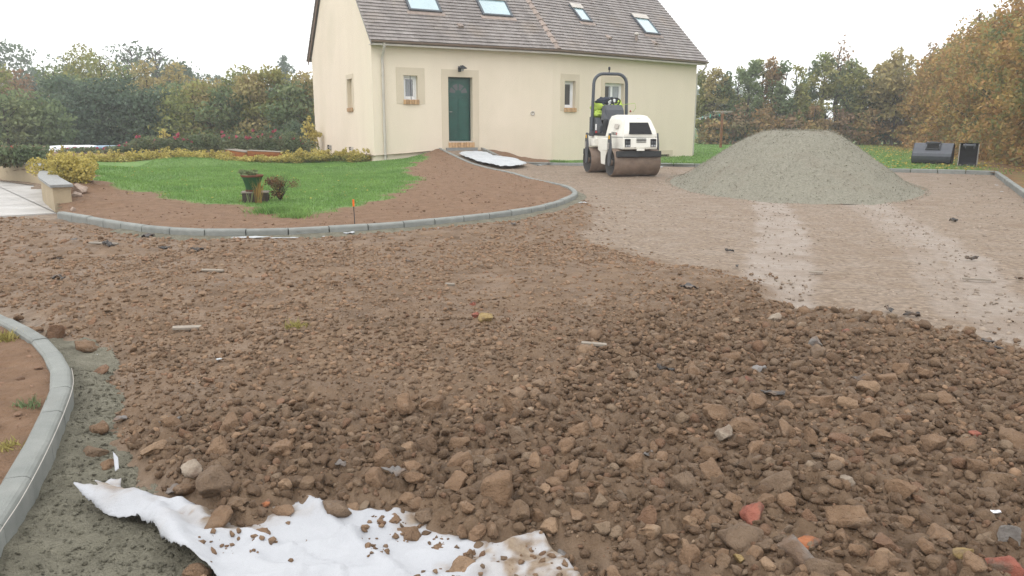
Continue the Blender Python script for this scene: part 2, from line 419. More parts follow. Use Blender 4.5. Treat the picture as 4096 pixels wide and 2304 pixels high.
class MB:
    def __init__(s): s.v = []; s.f = []; s.sm = []
    def add(s, vs, fs, sm=False):
        b = len(s.v); s.v += [tuple(map(float, p)) for p in vs]; s.f += [tuple(b + i for i in f) for f in fs]; s.sm += [sm] * len(fs); return s
    def hexa(s, p):
        return s.add(p, [(3, 2, 1, 0), (4, 5, 6, 7), (0, 1, 5, 4), (1, 2, 6, 5), (2, 3, 7, 6), (3, 0, 4, 7)])
    def box(s, c, d, rz=0.0):
        cx, cy, cz = c; a, b, h = d[0] / 2, d[1] / 2, d[2] / 2; co, si = math.cos(rz), math.sin(rz)
        P = [(x, y, z) for z in (-h, h) for x, y in ((-a, -b), (a, -b), (a, b), (-a, b))]
        return s.hexa([(cx + x * co - y * si, cy + x * si + y * co, cz + z) for x, y, z in P])
    def prism(s, poly, vec):
        n = len(poly); vec = np.array(vec, float); P = [np.array(p, float) for p in poly]
        return s.add(P + [p + vec for p in P], [tuple(range(n - 1, -1, -1)), tuple(range(n, 2 * n))] + [(i, (i + 1) % n, n + (i + 1) % n, n + i) for i in range(n)])
    def tube(s, path, r, n=8, cap=True):
        path = [np.array(p, float) for p in path]; m = len(path)
        rr = [r] * m if np.isscalar(r) else list(r); V = []
        up = None
        for i, p in enumerate(path):
            t = path[min(i + 1, m - 1)] - path[max(i - 1, 0)]; t = t / (np.linalg.norm(t) + 1e-9)
            if up is None:
                up = np.cross(t, (0, 0, 1.0))
                if np.linalg.norm(up) < .1: up = np.cross(t, (1.0, 0, 0))
            a = up - t * (up @ t); a /= np.linalg.norm(a) + 1e-9; up = a; b = np.cross(t, a)
            for k in range(n):
                w = 2 * math.pi * k / n; V.append(p + rr[i] * (math.cos(w) * a + math.sin(w) * b))
        F = [(i * n + k, i * n + (k + 1) % n, (i + 1) * n + (k + 1) % n, (i + 1) * n + k) for i in range(m - 1) for k in range(n)]
        s.add(V, F, True)
        if cap: s.add(V[:n], [tuple(range(n - 1, -1, -1))]); s.add(V[-n:], [tuple(range(n))])
        return s
    def lathe(s, prof, c, axis=(0, 0, 1), n=24, smooth=True):
        ax = np.array(axis, float); ax /= np.linalg.norm(ax)
        a = np.cross(ax, (0, 0, 1.0) if abs(ax[2]) < .9 else (1.0, 0, 0)); a /= np.linalg.norm(a); b = np.cross(ax, a); c = np.array(c, float)
        V = [c + ax * h + r * (math.cos(2 * math.pi * k / n) * a + math.sin(2 * math.pi * k / n) * b) for r, h in prof for k in range(n)]
        return s.add(V, [(i * n + k, i * n + (k + 1) % n, (i + 1) * n + (k + 1) % n, (i + 1) * n + k) for i in range(len(prof) - 1) for k in range(n)], smooth)
    def build(s, name, mat, parent=None, local=False, bevel=0.0, kind=None):
        vs = s.v
        if parent is not None and not local:
            inv = wmat(parent).inverted(); vs = [tuple(inv @ Vector(p)) for p in vs]
        me = bpy.data.meshes.new(name); me.from_pydata(vs, [], s.f); me.materials.append(MATS[mat])
        me.polygons.foreach_set('use_smooth', s.sm); me.update()
        o = link(name, me, parent)
        if bevel:
            md = o.modifiers.new('bevel', 'BEVEL'); md.width = bevel; md.segments = 2; md.limit_method = 'ANGLE'; md.angle_limit = R_(40)
        if kind: o['kind'] = kind
        return o

def copy_tree(o, parent=None):
    c = o.copy(); COL.objects.link(c); c.parent = parent
    for ch in list(o.children): copy_tree(ch, c)
    return c

def text_part(body, size, mtx, mat, parent, name='lettering', extrude=.002):
    cu = bpy.data.curves.new(name, 'FONT'); cu.body = body; cu.size = size; cu.extrude = extrude; cu.align_x = 'CENTER'; cu.align_y = 'CENTER'
    cu.materials.append(MATS[mat])
    t = bpy.data.objects.new(name, cu); COL.objects.link(t)
    me = bpy.data.meshes.new_from_object(t.evaluated_get(bpy.context.evaluated_depsgraph_get()))
    bpy.data.objects.remove(t); bpy.data.curves.remove(cu)
    if not me.materials: me.materials.append(MATS[mat])
    o = link(name, me, parent); o.matrix_basis = mtx
    return o

# ================================================================== LAYOUT
# house corners (front left, bend, front right)
HC0 = np.array([-4.527, 25.392]); TH1, TH2 = 0.4569, 0.6619
HL1, HL2, HW = 6.654, 8.0, 8.972
E1 = np.array([math.cos(TH1), math.sin(TH1)]); N1 = np.array([-E1[1], E1[0]])
E2 = np.array([math.cos(TH2), math.sin(TH2)]); N2 = np.array([-E2[1], E2[0]])
HC1 = HC0 + E1 * HL1; HC2 = HC1 + E2 * HL2; HB0 = HC0 + N1 * HW
ZG, ZT, ZS = 3.88, 2.96, 0.81           # soffit, head of the openings, door sill
def W1(s, d, z): p = HC0 + E1 * s + N1 * d; return np.array([p[0], p[1], z])
def W2(s, d, z): p = HC1 + E2 * s + N2 * d; return np.array([p[0], p[1], z])

KT = .12                                 # top of the kerbs
arc = [G(x, y, KT) for x, y in [(226, 847), (353, 869), (480, 891), (613, 908), (773, 917), (900, 919), (1043, 917), (1187, 913), (1334, 905), (1479, 897),
       (1612, 888), (1738, 876), (1854, 865), (1964, 853), (2057, 841), (2134, 830), (2192, 818), (2241, 804), (2290, 785), (2311, 771), (2304, 757), (2267, 739)]]
rampL = [G(x, y, z) for x, y, z in [(2131, 711, .13), (2062, 690, .17), (1992, 676, .21), (1899, 652, .29), (1829, 622, .42), (1766, 591, .615)]]
rampR = [G(x, y, z) for x, y, z in [(1917, 587, .625), (1956, 604, .49), (2003, 625, .33), (2040, 640, .2), (2090, 647, .14), (2205, 650, .12)]]
back = [G(x, y, KT) for x, y in [(2268, 651.5), (2629, 652), (2807, 655), (3594, 674), (3732, 677), (3895, 681), (3978, 684)]]
right = [G(3978, 684, KT), G(4096, 768, KT)]
right.append(right[1] + (right[1] - right[0]) * 1.9)
near = [G(x, y, .15) for x, y in [(-150, 2330), (-60, 2195), (0, 2103), (88, 1970), (183, 1794), (255, 1634), (290, 1528), (284, 1462), (263, 1421), (202, 1352), (114, 1299), (15, 1253), (-150, 1180), (-320, 1110)]]
wallpath = [G(x, y, 0.03) for x, y in [(222, 850), (192, 824), (171, 798)]] + [G(167, 742, .03), G(0, 721, .03), G(-240, 700, .03)]

garden = [tuple(p[:2]) for p in arc + rampL] + [tuple(W1(2.2, 0, 0)[:2]), tuple(HC0), tuple(HB0), (-24, 36), (-24, 21.5)] + [tuple(p[:2]) for p in reversed(wallpath)]
nearbed = [tuple(p[:2]) for p in near] + [(-7.5, 6.0), (-7.5, 1.0), (-2.0, 1.0)]
rlawn = [tuple(p[:2]) for p in rampR[-1:] + back] + [tuple(p[:2]) for p in right[1:]] + [(9.0, -6.0), (45, -12), (75, 30), (75, 80), (-10, 80), tuple(W2(-.1, .3, 0)[:2])]
slabpoly = [tuple(G(226, 860, 0)[:2]), tuple(G(0, 873, 0)[:2]), (-16, 10.9), (-18, 19)] + [tuple(p[:2]) for p in reversed(wallpath)]
loosepoly = [tuple(G(x, y, 0)[:2]) for x, y in [(-350, 905), (0, 885), (235, 880), (400, 905), (900, 945), (1500, 925), (2000, 880), (2250, 835), (2330, 800), (2400, 850), (2330, 960), (2560, 1040), (2700, 1068), (2900, 1098),
            (3060, 1175), (3180, 1235), (3400, 1258), (3650, 1300), (3950, 1370), (4200, 1440), (5200, 1700), (4600, 3400), (2700, 2900), (2300, 2320), (2150, 2262), (2050, 2245), (1900, 2265), (1750, 2215), (1620, 2165), (1440, 2140), (1290, 2100), (1170, 2078), (1090, 2150), (960, 2185), (830, 2150), (740, 2088), (600, 2050), (500, 1985), (470, 1930), (398, 1835), (345, 1747), (430, 1660), (385, 1596), (378, 1484),
            (334, 1413), (239, 1375), (150, 1300), (0, 1240), (-350, 1090)]]
bedctl = [(p[0], p[1], p[2] - .03) for p in smooth_path(arc, .5)] + [(p[0], p[1], p[2] - .02) for p in smooth_path(rampL, .35)] + \
         [tuple(A(x, y, Y)) for x, y, Y in [(1498, 662, 25.4), (1528, 657, 25.55), (1580, 645, 25.8), (1635, 633, 26.0), (1707, 611, 26.3)]] + \
         [tuple(G(x, y, z)) for x, y, z in [(1300, 660, .09), (1159, 666, .1), (828, 671, .1), (552, 677, .11), (331, 690, .14), (700, 730, .12), (1000, 760, .12), (1300, 760, .12), (1350, 700, .1), (450, 780, .13), (800, 860, .11),
          (300, 790, .2), (1600, 800, .13), (1900, 790, .15), (1700, 720, .15)]] + [(-10, 24, .35), (-16, 24, .45), (-12, 30, .35), (-13.5, 21, .45), (-9, 32, .1), (-22, 30, .5), (-6.5, 29, .1), (-10.2, 18, .38), (-9, 15.6, .36), (-8.2, 14, .33)]
def bed_z(x, y): return idw(x, y, bedctl, 3.2) + .02 * (fbm(x * 1.3, y * 1.3, 3) - .5)
rampctl = [(p[0], p[1], p[2] - .09) for p in smooth_path(rampL, .4)] + [(p[0], p[1], p[2] - .09) for p in smooth_path(rampR, .4)] + [(-1.6, 26.4, .52), (-1.2, 25.4, .42), (-.5, 24.2, .3)] + \
          [(x, y, 0.0) for x in np.arange(1.6, 16, 1.5) for y in np.arange(12, 26, 1.5)] + [(x, y, 0.0) for x in np.arange(-14, 16, 2.0) for y in np.arange(1, 13, 2.0)]
rampctl += [(p[0], p[1], .02) for p in smooth_path(arc, 1.0)]
ROLLER = np.array([2.86, 20.45])
def base_z(x, y):
    z = np.clip(idw(x, y, rampctl, 4.0), 0, 1)
    return z + .1 * np.exp(-(((x - ROLLER[0]) / 2.2) ** 2 + ((y - ROLLER[1]) / 2.0) ** 2) ** 2)
coarse_line = [tuple(G(x, y, 0)[:2]) for x, y in [(330, 1900), (700, 1790), (1200, 1720), (1700, 1690), (2100, 1640), (2350, 1480), (2650, 1230), (3000, 1180), (3300, 1250), (3700, 1320), (4200, 1440), (5200, 1700), (4600, 3400), (1200, 3300), (300, 2300)]]
def loose(x, y):
    d = sdist(x, y, loosepoly) + (fbm(x * 2.2, y * 2.2, 21) - .5) * .5 * sstep(2.5, 7, np.hypot(x, y)) + (vn2(x * 9, y * 9, 5) - .5) * .08
    w = .05 + .4 * sstep(4, 9, np.hypot(x, y)) * sstep(.45, .6, fbm(x * .5, y * .5, 23))
    return sstep(-w, .16 + w * .5, d)
def coarse(x, y):
    d = sdist(x, y, coarse_line) + (fbm(x * 1.5, y * 1.5, 31) - .5) * .8
    return sstep(-.9, .8, d)
def soft_loose(x, y):                      # towards the rolled ground the loose layer thins out gradually
    e = sdist(x, y, loosepoly)
    return np.clip(e / 1.2, 0, 1)
def drive_z(x, y):
    L = loose(x, y); C = coarse(x, y); r = np.hypot(x, y)
    z = base_z(x, y)
    thick = (.05 + .05 * soft_loose(x, y) * sstep(9, 4, r)) * sstep(.05, .7, pdist(x, y, arc))
    z = z + L * (thick + .05 * (fbm(x * .9, y * .9, 41) - .5))
    z = z + L * ((.028 + .03 * C) * (fbm(x * 9, y * 9, 51, 3) - .5) + (.016 + .02 * C) * (fbm(x * 30, y * 30, 61, 2) - .5))
    z = z + L * (C * .8 * cobble(x, y, .06, 300) + (.35 + .4 * C) * cobble(x, y, .034, 310) * sstep(8, 5, r) + (1 - C) * .5 * cobble(x, y, .07, 320) * sstep(.42, .6, fbm(x * 1.6, y * 1.6, 330)))
    z = z + (1 - L) * (.014 * (fbm(x * 5, y * 5, 71, 4) - .5) + .03 * (fbm(x * .6, y * .6, 73, 2) - .5))
    return z

# ================================================================== THE SETTING
# the ground sheet to the horizon
gx = np.array([-900, -300, -120, -60, -30, 0, 30, 60, 120, 300, 900.0]); gy = np.array([-300, -60, -10, 10, 30, 60, 100, 200, 400, 900.0])
XX, YY = np.meshgrid(gx, gy)
ZZ = np.full(XX.shape, -.12) + np.where(YY > 90, 1.0, 0) + np.where(YY > 300, 3.0, 0)
def grid_faces(nr, nc):
    i = np.arange(nr - 1)[:, None] * nc + np.arange(nc - 1)[None, :]
    return np.stack([i, i + 1, i + nc + 1, i + nc], -1).reshape(-1, 4)
tag(np_mesh('ground', np.stack([XX, YY, ZZ], -1).reshape(-1, 3), grid_faces(len(gy), len(gx)), 'field'), kind='structure')

def grid_in(poly, step, pad=0.0, zf=None, ang=0.0):
    P = np.array(poly); x0, y0 = P.min(0) - .2; x1, y1 = P.max(0) + .2
    xs = np.arange(x0, x1, step); ys = np.arange(y0, y1, step)
    X, Y = np.meshgrid(xs, ys)
    F = grid_faces(len(ys), len(xs)); fx = X.ravel()[F].mean(1); fy = Y.ravel()[F].mean(1)
    keep = inside(fx, fy, poly) if pad == 0 else sdist(fx, fy, poly) > -pad
    F = F[keep]; used = np.unique(F); mp = np.full(X.size, -1); mp[used] = np.arange(len(used))
    return X.ravel()[used], Y.ravel()[used], mp[F]

# driveway: rolled sub-base and the loose rubble on it, one sheet of ground, finer where one stands
rr = np.r_[np.linspace(.25, 1.4, 14), 1.5 * (29.5 / 1.5) ** (np.linspace(0, 1, 640))]
th = np.radians(np.r_[np.linspace(-100, -44, 60, endpoint=False), np.linspace(-44, 44, 560), np.linspace(44, 100, 61)[1:]])
nr, nth = len(rr), len(th)
RR, TT = np.meshgrid(rr, th, indexing='ij')
X, Y = RR * np.sin(TT), RR * np.cos(TT)
F = grid_faces(nr, nth); fx = X.ravel()[F[:, 0]]; fy = Y.ravel()[F[:, 0]]
sel = ~((sdist(fx, fy, garden) > .15) | (sdist(fx, fy, rlawn) > .15) | (sdist(fx, fy, nearbed) > .1) | (sdist(fx, fy, slabpoly) > .2))
sel &= ~(((np.stack([fx, fy], 1) - HC0) @ N1 > .3) & ((np.stack([fx, fy], 1) - HC0) @ E1 > 0))
F = F[sel]; used = np.unique(F); mp = np.full(X.size, -1); mp[used] = np.arange(len(used)); F = mp[F]
X, Y = X.ravel()[used], Y.ravel()[used]
Lm = loose(X, Y); Z = drive_z(X, Y)
tr1 = [tuple(G(x, y, .03)[:2]) for x, y in [(3070, 790), (3097, 833), (3130, 916), (3122, 998), (3119, 1081), (3097, 1164), (3060, 1230)]]
tr2 = [tuple(G(x, y, .03)[:2]) for x, y in [(3470, 790), (3525, 822), (3650, 905), (3765, 971), (3875, 1037), (3955, 1136), (4010, 1219), (4070, 1330)]]
tr3 = [tuple(G(x, y, .03)[:2]) for x, y in [(3400, 800), (3470, 840), (3580, 920), (3690, 1010), (3760, 1100), (3850, 1250)]]
nz = (fbm(X * 3, Y * 3, 81) - .5)
tr = np.maximum.reduce([sstep(.36, .22, pdist(X, Y, tr1) + nz * .25) * .8, sstep(.3, .16, pdist(X, Y, tr2) + nz * .25) * .75, sstep(.24, .1, pdist(X, Y, tr3) + nz * .2) * .45])
tr = tr * (1 - Lm) * (.75 + .25 * fbm(X * 1.1, Y * 1.1, 83))
Z = Z - .012 * tr
tag(np_mesh('driveway', np.stack([X, Y, Z], 1), F, 'drive', smooth=True, attrs={'loose': Lm, 'damp': Lm * coarse(X, Y), 'track': np.clip(tr, 0, 1)}), kind='structure')

# garden bed with its lawn
lawnpoly = [tuple(G(x, y, .11)[:2]) for x, y in [(335, 690), (331, 702), (353, 746), (420, 768), (662, 779), (707, 796), (828, 812), (994, 829), (1060, 845), (1200, 866), (1247, 855), (1340, 839), (1424, 823), (1526, 804), (1554, 785), (1619, 753), (1666, 720),
            (1619, 690), (1700, 660), (1700, 652)]] + [tuple(A(1619, 640, 25.7)[:2]), tuple(HC0)] + [tuple(G(x, y, .1)[:2]) for x, y in [(1300, 646), (1159, 650), (828, 655), (552, 660), (400, 664), (340, 668)]]
X, Y, F = grid_in(garden, .09, -.05)
d = sdist(X, Y, lawnpoly) + (fbm(X * 2.5, Y * 2.5, 91) - .5) * .9
lm = sstep(-.12, .14, d)
Z = bed_z(X, Y) + (1 - lm) * (.035 * (fbm(X * 7, Y * 7, 93, 3) - .5) + .02 * (fbm(X * 20, Y * 20, 94, 2) - .5))
edge = np.minimum(pdist(X, Y, arc), pdist(X, Y, rampL)); Z = np.where(edge < .12, np.minimum(Z, idw(X, Y, bedctl, 3.2) - .012), Z)
tag(np_mesh('garden_soil', np.stack([X, Y, Z], 1), F, 'bed', smooth=True, attrs={'lawn': lm}), kind='structure')

# soil strip between the ramp kerb and the wall
stripctl = [tuple(p - np.array([0, 0, .03])) for p in smooth_path(rampR, .3)] + [tuple(A(x, y, Y)) for x, y, Y in [(1917, 587, 27.1), (1956, 597, 27.35), (2003, 606, 27.6), (2087, 626, 28.0), (2142, 636, 28.1), (2189, 642, 28.3), (2240, 646, 28.4)]]
strip = [tuple(p[:2]) for p in rampR] + [tuple(W2(.5, .1, 0)[:2]), tuple(HC1 + N1 * .1), tuple(W1(3.75, .1, 0)[:2])]
X, Y, F = grid_in(strip, .06, .02)
Z = idw(X, Y, stripctl, 3.0) + .03 * (fbm(X * 7, Y * 7, 95, 3) - .5)
tag(np_mesh('soil_strip', np.stack([X, Y, Z], 1), F, 'bed', smooth=True, attrs={'lawn': np.zeros(len(X))}), kind='structure')

# lawn behind the back kerb
hedge_line = [(15.6, 20.5), (18.6, 28.5), (22.3, 38.0), (28.5, 55.0)]
X, Y, F = grid_in(rlawn, .45, 0)
e_ = np.bincount(F.ravel(), minlength=len(X)) < 4; P_ = np.array(rlawn); best = np.full(len(X), 1e9); bx, by = X.copy(), Y.copy()
for i in range(len(P_)):                     # lawn edge runs true along the kerb
    a, b = P_[i], P_[(i + 1) % len(P_)]; v = b - a; t = np.clip(((X - a[0]) * v[0] + (Y - a[1]) * v[1]) / (v @ v), 0, 1); d2 = (X - a[0] - t * v[0]) ** 2 + (Y - a[1] - t * v[1]) ** 2
    m_ = d2 < best; best = np.where(m_, d2, best); bx = np.where(m_, a[0] + t * v[0], bx); by = np.where(m_, a[1] + t * v[1], by)
X, Y = np.where(e_, bx, X), np.where(e_, by, Y)
Z = .09 + .03 * (fbm(X * .7, Y * .7, 97) - .5) * np.clip(best, 0, 1)
hd = pdist(X, Y, hedge_line)
lit = np.clip(sstep(4.5, 1.0, hd + (fbm(X * .8, Y * .8, 98) - .5) * 3), 0, 1)
lit = np.maximum(lit, sstep(.9, .3, pdist(X, Y, right) + (fbm(X * 2, Y * 2, 99) - .5) * .4))
lit = np.maximum(lit, .75 * sstep(12, 19, X - .1 * Y) * sstep(30, 42, Y) * sstep(.35, .6, fbm(X * .5, Y * .5, 96)))
tag(np_mesh('lawn', np.stack([X, Y, Z], 1), F, 'lawn', attrs={'litter': lit}), kind='structure')

# soil inside the near kerb
X, Y, F = grid_in(nearbed, .03, -.04)
Z = .12 + .05 * (fbm(X * 3, Y * 3, 101) - .5) + .03 * (fbm(X * 14, Y * 14, 102, 3) - .5)
e = pdist(X, Y, near); Z = np.where(e < .14, np.minimum(Z, .125), Z)
tag(np_mesh('kerbside_soil', np.stack([X, Y, Z], 1), F, 'bed', smooth=True, attrs={'lawn': np.zeros(len(X))}), kind='structure')

# lean mortar beside the near kerb
mortpoly = [tuple(p[:2]) for p in near[:10]] + [tuple(G(x, y, 0)[:2]) for x, y in [(202, 1345), (300, 1365), (420, 1400), (470, 1484), (470, 1596), (520, 1660), (480, 1747), (520, 1835), (560, 1930), (700, 2080), (900, 2180), (1300, 2330), (1500, 2700), (600, 3300), (-300, 3000)]]
def mort_z(x, y):
    return .035 + .035 * (fbm(x * 4, y * 4, 105) - .5) + .034 * (fbm(x * 16, y * 16, 106, 4) - .5) + .025 * sstep(.22, .06, pdist(x, y, near)) - .03 * sstep(.35, .75, pdist(x, y, near))
X, Y, F = grid_in(mortpoly, .013, .02)
tag(np_mesh('mortar_bed', np.stack([X, Y, mort_z(X, Y)], 1), F, 'mortar', smooth=True), kind='structure')

# mortar haunch along the curved kerb
ap = smooth_path(arc[2:], .15); V = []
for i, p in enumerate(ap):
    t = ap[min(i + 1, len(ap) - 1)] - ap[max(i - 1, 0)]; t /= np.linalg.norm(t); o = np.array([t[1], -t[0], 0])
    w = .15 + .07 * float(vn2(np.array([i * .3]), np.array([1.0]), 4)[0])
    for k, (a, z) in enumerate([(-.01, .04), (.05, .035), (w, .01), (w + .06, -.05)]):
        V.append((p[0] + o[0] * a, p[1] + o[1] * a, z + .01 * random.random()))
tag(np_mesh('mortar_haunch', V, grid_faces(len(ap), 4), 'mortar', smooth=True), kind='structure')

# concrete drive: two slabs with an open joint
jl = [G(-260, 640, .03), G(0, 749, .03), G(221, 851, .03)]
def slab_mb(poly, z0, z1):
    return MB().prism([(p[0], p[1], z0) for p in poly], (0, 0, z1 - z0))
j0, j1 = jl[1][:2], jl[2][:2]; jd = (j1 - j0) / np.linalg.norm(j1 - j0); jn = np.array([-jd[1], jd[0]]) * .012
jfar = j0 - jd * 6
pav = empty('concrete_drive', (-9, 13, 0)); tag(pav, kind='structure')
sa = [G(226, 860, 0)[:2], j1 - jn, jfar - jn, np.array([-18, 17.0]), np.array([-16, 10.9]), G(0, 873, 0)[:2]]
sb = [j1 + jn, *[np.array(p[:2]) for p in wallpath], np.array([-18, 20.0]), jfar + jn]
slab_mb(sa, -.1, .035).build('slab', 'concrete', pav)
slab_mb(sb, -.1, .031).build('slab', 'concrete', pav)
slab_mb([j1 + jn, j0 + jn, j0 - jn, j1 - jn], -.1, .01).build('joint', 'joint', pav)

# kerbs: half-metre blocks, one shared shape
def kerb_mesh(L, w=.1, h=.24, r=.03, gap=.016):
    prof = [(0, -h), (0, -r)] + [(r - r * math.cos(a), -r + r * math.sin(a)) for a in (R_(22), R_(45), R_(68), R_(90))] + [(w - .012, 0), (w, -.012), (w, -h)]
    mb = MB().prism([(-L / 2 + gap / 2, y, z) for y, z in prof], (L - gap, 0, 0))
    me = bpy.data.meshes.new('kerb_block'); me.from_pydata(mb.v, [], mb.f); me.materials.append(MATS['kerb']); me.update()
    return me
def kerb(name, path, label, step=.5, w=.1, flip=1):
    P = smooth_path(path, step); L = float(np.mean(np.linalg.norm(np.diff(P, axis=0), axis=1)))
    root = empty(name, tuple(P[0])); tag(root, label, kind='structure'); me = kerb_mesh(L, w, gap=.016 if step > .4 else .006)
    for a, b in zip(P[:-1], P[1:]):
        t = Vector(b - a).normalized(); side = Vector((-t.y, t.x, 0)).normalized() * flip; up = t.cross(side) * flip
        if up.z < 0: up = -up
        c = Vector((a + b) / 2) + Vector((0, 0, random.uniform(-.003, .003)))
        M = Matrix((t, side, up)).transposed().to_4x4(); M.translation = c - root.location
        o = link('kerb_block', me, root)
        yw = Matrix.Rotation(random.uniform(-.006, .006), 4, 'Z')
        if M.determinant() < 0: M = Matrix((-t, side, up)).transposed().to_4x4(); M.translation = c - root.location
        o.matrix_basis = M @ yw
    return root
kerb('kerb', arc + rampL, 'curved grey concrete kerb round the garden bed and up the ramp')
kerb('kerb', list(reversed(back)) + list(reversed(rampR)), 'long grey concrete kerb behind the road roller and gravel pile', step=.72, flip=-1)
kerb('kerb', right, 'straight grey kerb running from the back corner beside the hedge', step=.72, flip=1)
kerb('kerb', near, 'curved grey kerb beside the fresh mortar strip', step=.34, w=.092, flip=1)
# the setting-out string left along the near kerb
np_ = smooth_path(near[:8], .05)
mbs = MB().tube([p + np.array([.004, -.004, -.012]) for p in np_], .0014, 5)
tag(mbs.build('setting_out_string', 'gutter'), 'thin pale string stretched along the kerb beside the mortar', 'string')

# low rendered wall with a stone cap
wp = smooth_path(wallpath[:3] + [wallpath[3], wallpath[4], wallpath[5]], .25)
lw = empty('garden_wall', tuple(wp[0])); tag(lw, 'low curved beige rendered wall with grey stone cap along the concrete drive', 'wall')
def strip_solid(P, off0, off1, z0f, z1f):
    mb = MB(); rows = []
    for i, p in enumerate(P):
        t = P[min(i + 1, len(P) - 1)] - P[max(i - 1, 0)]; t[2] = 0; t /= np.linalg.norm(t); o = np.array([t[1], -t[0]])
        a = p[:2] + o * off0; b = p[:2] + o * off1; z0, z1 = z0f(i / (len(P) - 1)), z1f(i / (len(P) - 1))
        rows.append([(a[0], a[1], z0), (b[0], b[1], z0), (b[0], b[1], z1), (a[0], a[1], z1)])
    V = [q for r in rows for q in r]; Fs = []
    for i in range(len(rows) - 1):
        for k in range(4): Fs.append((i * 4 + k, i * 4 + (k + 1) % 4, (i + 1) * 4 + (k + 1) % 4, (i + 1) * 4 + k))
    mb.add(V, Fs + [(0, 1, 2, 3), tuple(len(V) - 4 + q for q in (3, 2, 1, 0))])
    return mb
top = lambda t: .41 + .07 * t
strip_solid(wp, 0, .24, lambda t: -.05, top).build('wall_body', 'wall_render', lw)
wc = wp.copy(); wc[0] += (wp[0] - wp[1]) * .18
seg = 7
for k in range(0, len(wc) - 1, seg):
    pp = wc[k:k + seg + 1].copy(); u0, u1 = k / len(wc), (k + seg) / len(wc)
    pp[-1] = pp[-1] - (pp[-1] - pp[-2]) * .03
    strip_solid(pp, -.03, .275, lambda t: top(u0 + (u1 - u0) * t) + .002, lambda t: top(u0 + (u1 - u0) * t) + .042).build('cap_stone', 'cap_concrete', lw)

# ================================================================== THE HOUSE
house = empty('house', (*HC0, 0.0))
tag(house, 'cream rendered house with grey tiled roof and green front door', 'house')
def facade(fr, L, z0, z1, opens, depth=.24):
    mb = MB()
    ss = sorted({0, L, *[o[0] for o in opens], *[o[1] for o in opens]}); zs = sorted({z0, z1, *[o[2] for o in opens], *[o[3] for o in opens]})
    for a, b in zip(ss[:-1], ss[1:]):
        for c, d in zip(zs[:-1], zs[1:]):
            if any(o[0] <= (a + b) / 2 <= o[1] and o[2] <= (c + d) / 2 <= o[3] for o in opens): continue
            mb.add([fr(a, 0, c), fr(b, 0, c), fr(b, 0, d), fr(a, 0, d)], [(0, 1, 2, 3)])
    return mb
def reveals(mb, fr, o, depth=.24):
    a, b, c, d = o
    for p, q in (((a, c), (a, d)), ((a, d), (b, d)), ((b, d), (b, c)), ((b, c), (a, c))):
        mb.add([fr(p[0], 0, p[1]), fr(q[0], 0, q[1]), fr(q[0], depth, q[1]), fr(p[0], depth, p[1])], [(0, 1, 2, 3)])
def wall_s(sx, fr_e, C):        # where a column of the picture meets a wall line (any height: the walls are plumb)
    d = ray(sx, 330)
    M = np.array([[d[0], -fr_e[0]], [d[1], -fr_e[1]]]); t, s = np.linalg.solve(M, C)
    return s
s1 = lambda x: wall_s(x, E1, HC0)
s2 = lambda x: wall_s(x, E2, HC1)
def zat(x, y, s, fr): p = fr(s, 0, 0); return A(x, y, p[1])[2]
DOOR = (s1(1792), s1(1889), ZS, ZT)
WIN1 = (s1(1614), s1(1670), zat(1615, 398, s1(1614), W1), ZT)
WIN2 = (s2(2259), s2(2302), zat(2258, 431, s2(2259), W2), ZT)
WIN3 = (s2(2420), s2(2496), zat(2420, 520, s2(2420), W2), ZT)
VENT = (s2(2640), s2(2690), .1, .2)
w1 = facade(W1, HL1, -.3, ZG + .25, [DOOR, WIN1])
w2 = facade(W2, HL2, -.3, ZG + .25, [WIN2, WIN3, VENT])
GW = (1.42, 1.72, 1.55, 2.78)     # slit window in the gable: distance back from the corner, height
def WG(s, d, z): p = HC0 + N1 * s + E1 * d; return np.array([p[0], p[1], z])
gd = ray(1413, 450); Mx = np.array([[gd[0], -N1[0]], [gd[1], -N1[1]]])
def gs(x):
    d = ray(x, 380); return np.linalg.solve(np.array([[d[0], -N1[0]], [d[1], -N1[1]]]), HC0)[1]
GW = (gs(1411), gs(1391), zat(1400, 432, gs(1400), WG), zat(1400, 316, gs(1400), WG))
GA = (gs(1317), gs(1298), zat(1307, 603, gs(1307), WG), zat(1307, 580, gs(1307), WG))
GB = (gs(1405), gs(1386), zat(1396, 603, gs(1396), WG), zat(1396, 588, gs(1396), WG))
wg = facade(WG, HW, -.3, ZG + .25, [GW, GA, GB])
RTAN = .95; EOV = .35
def roof_z(d): return ZG + .1 + (d + EOV) * RTAN
wg.add([WG(0, 0, ZG + .25), WG(HW, 0, ZG + .25), WG(HW / 2, 0, roof_z(HW / 2) - .1)], [(0, 1, 2)])
w1.v += []; 
wall = MB()
for m_ in (w1, w2, wg): wall.add(m_.v, m_.f)
h2e = W2(HL2, HW, 0); hb = HC1 + (N1 + N2) / np.linalg.norm(N1 + N2) * HW / math.cos((TH2 - TH1) / 2)
for a, b in ((HC2, h2e[:2]), (h2e[:2], hb), (hb, HB0)):
    wall.add([(a[0], a[1], -.3), (b[0], b[1], -.3), (b[0], b[1], ZG + .25), (a[0], a[1], ZG + .25)], [(0, 1, 2, 3)])
pk = W2(HL2, HW / 2, roof_z(HW / 2) - .1)
wall.add([(*HC2, ZG + .25), (h2e[0], h2e[1], ZG + .25), pk], [(0, 1, 2)])
wall.build('wall', 'render_front', house)
for fr, o, dp in ((W1, DOOR, .24), (W1, WIN1, .24), (W2, WIN2, .24), (W2, WIN3, .24), (W2, VENT, .24), (WG, GW, .16), (WG, GA, .06), (WG, GB, .06)):
    rev = MB(); reveals(rev, fr, o, dp); rev.build('reveal', 'band', house)

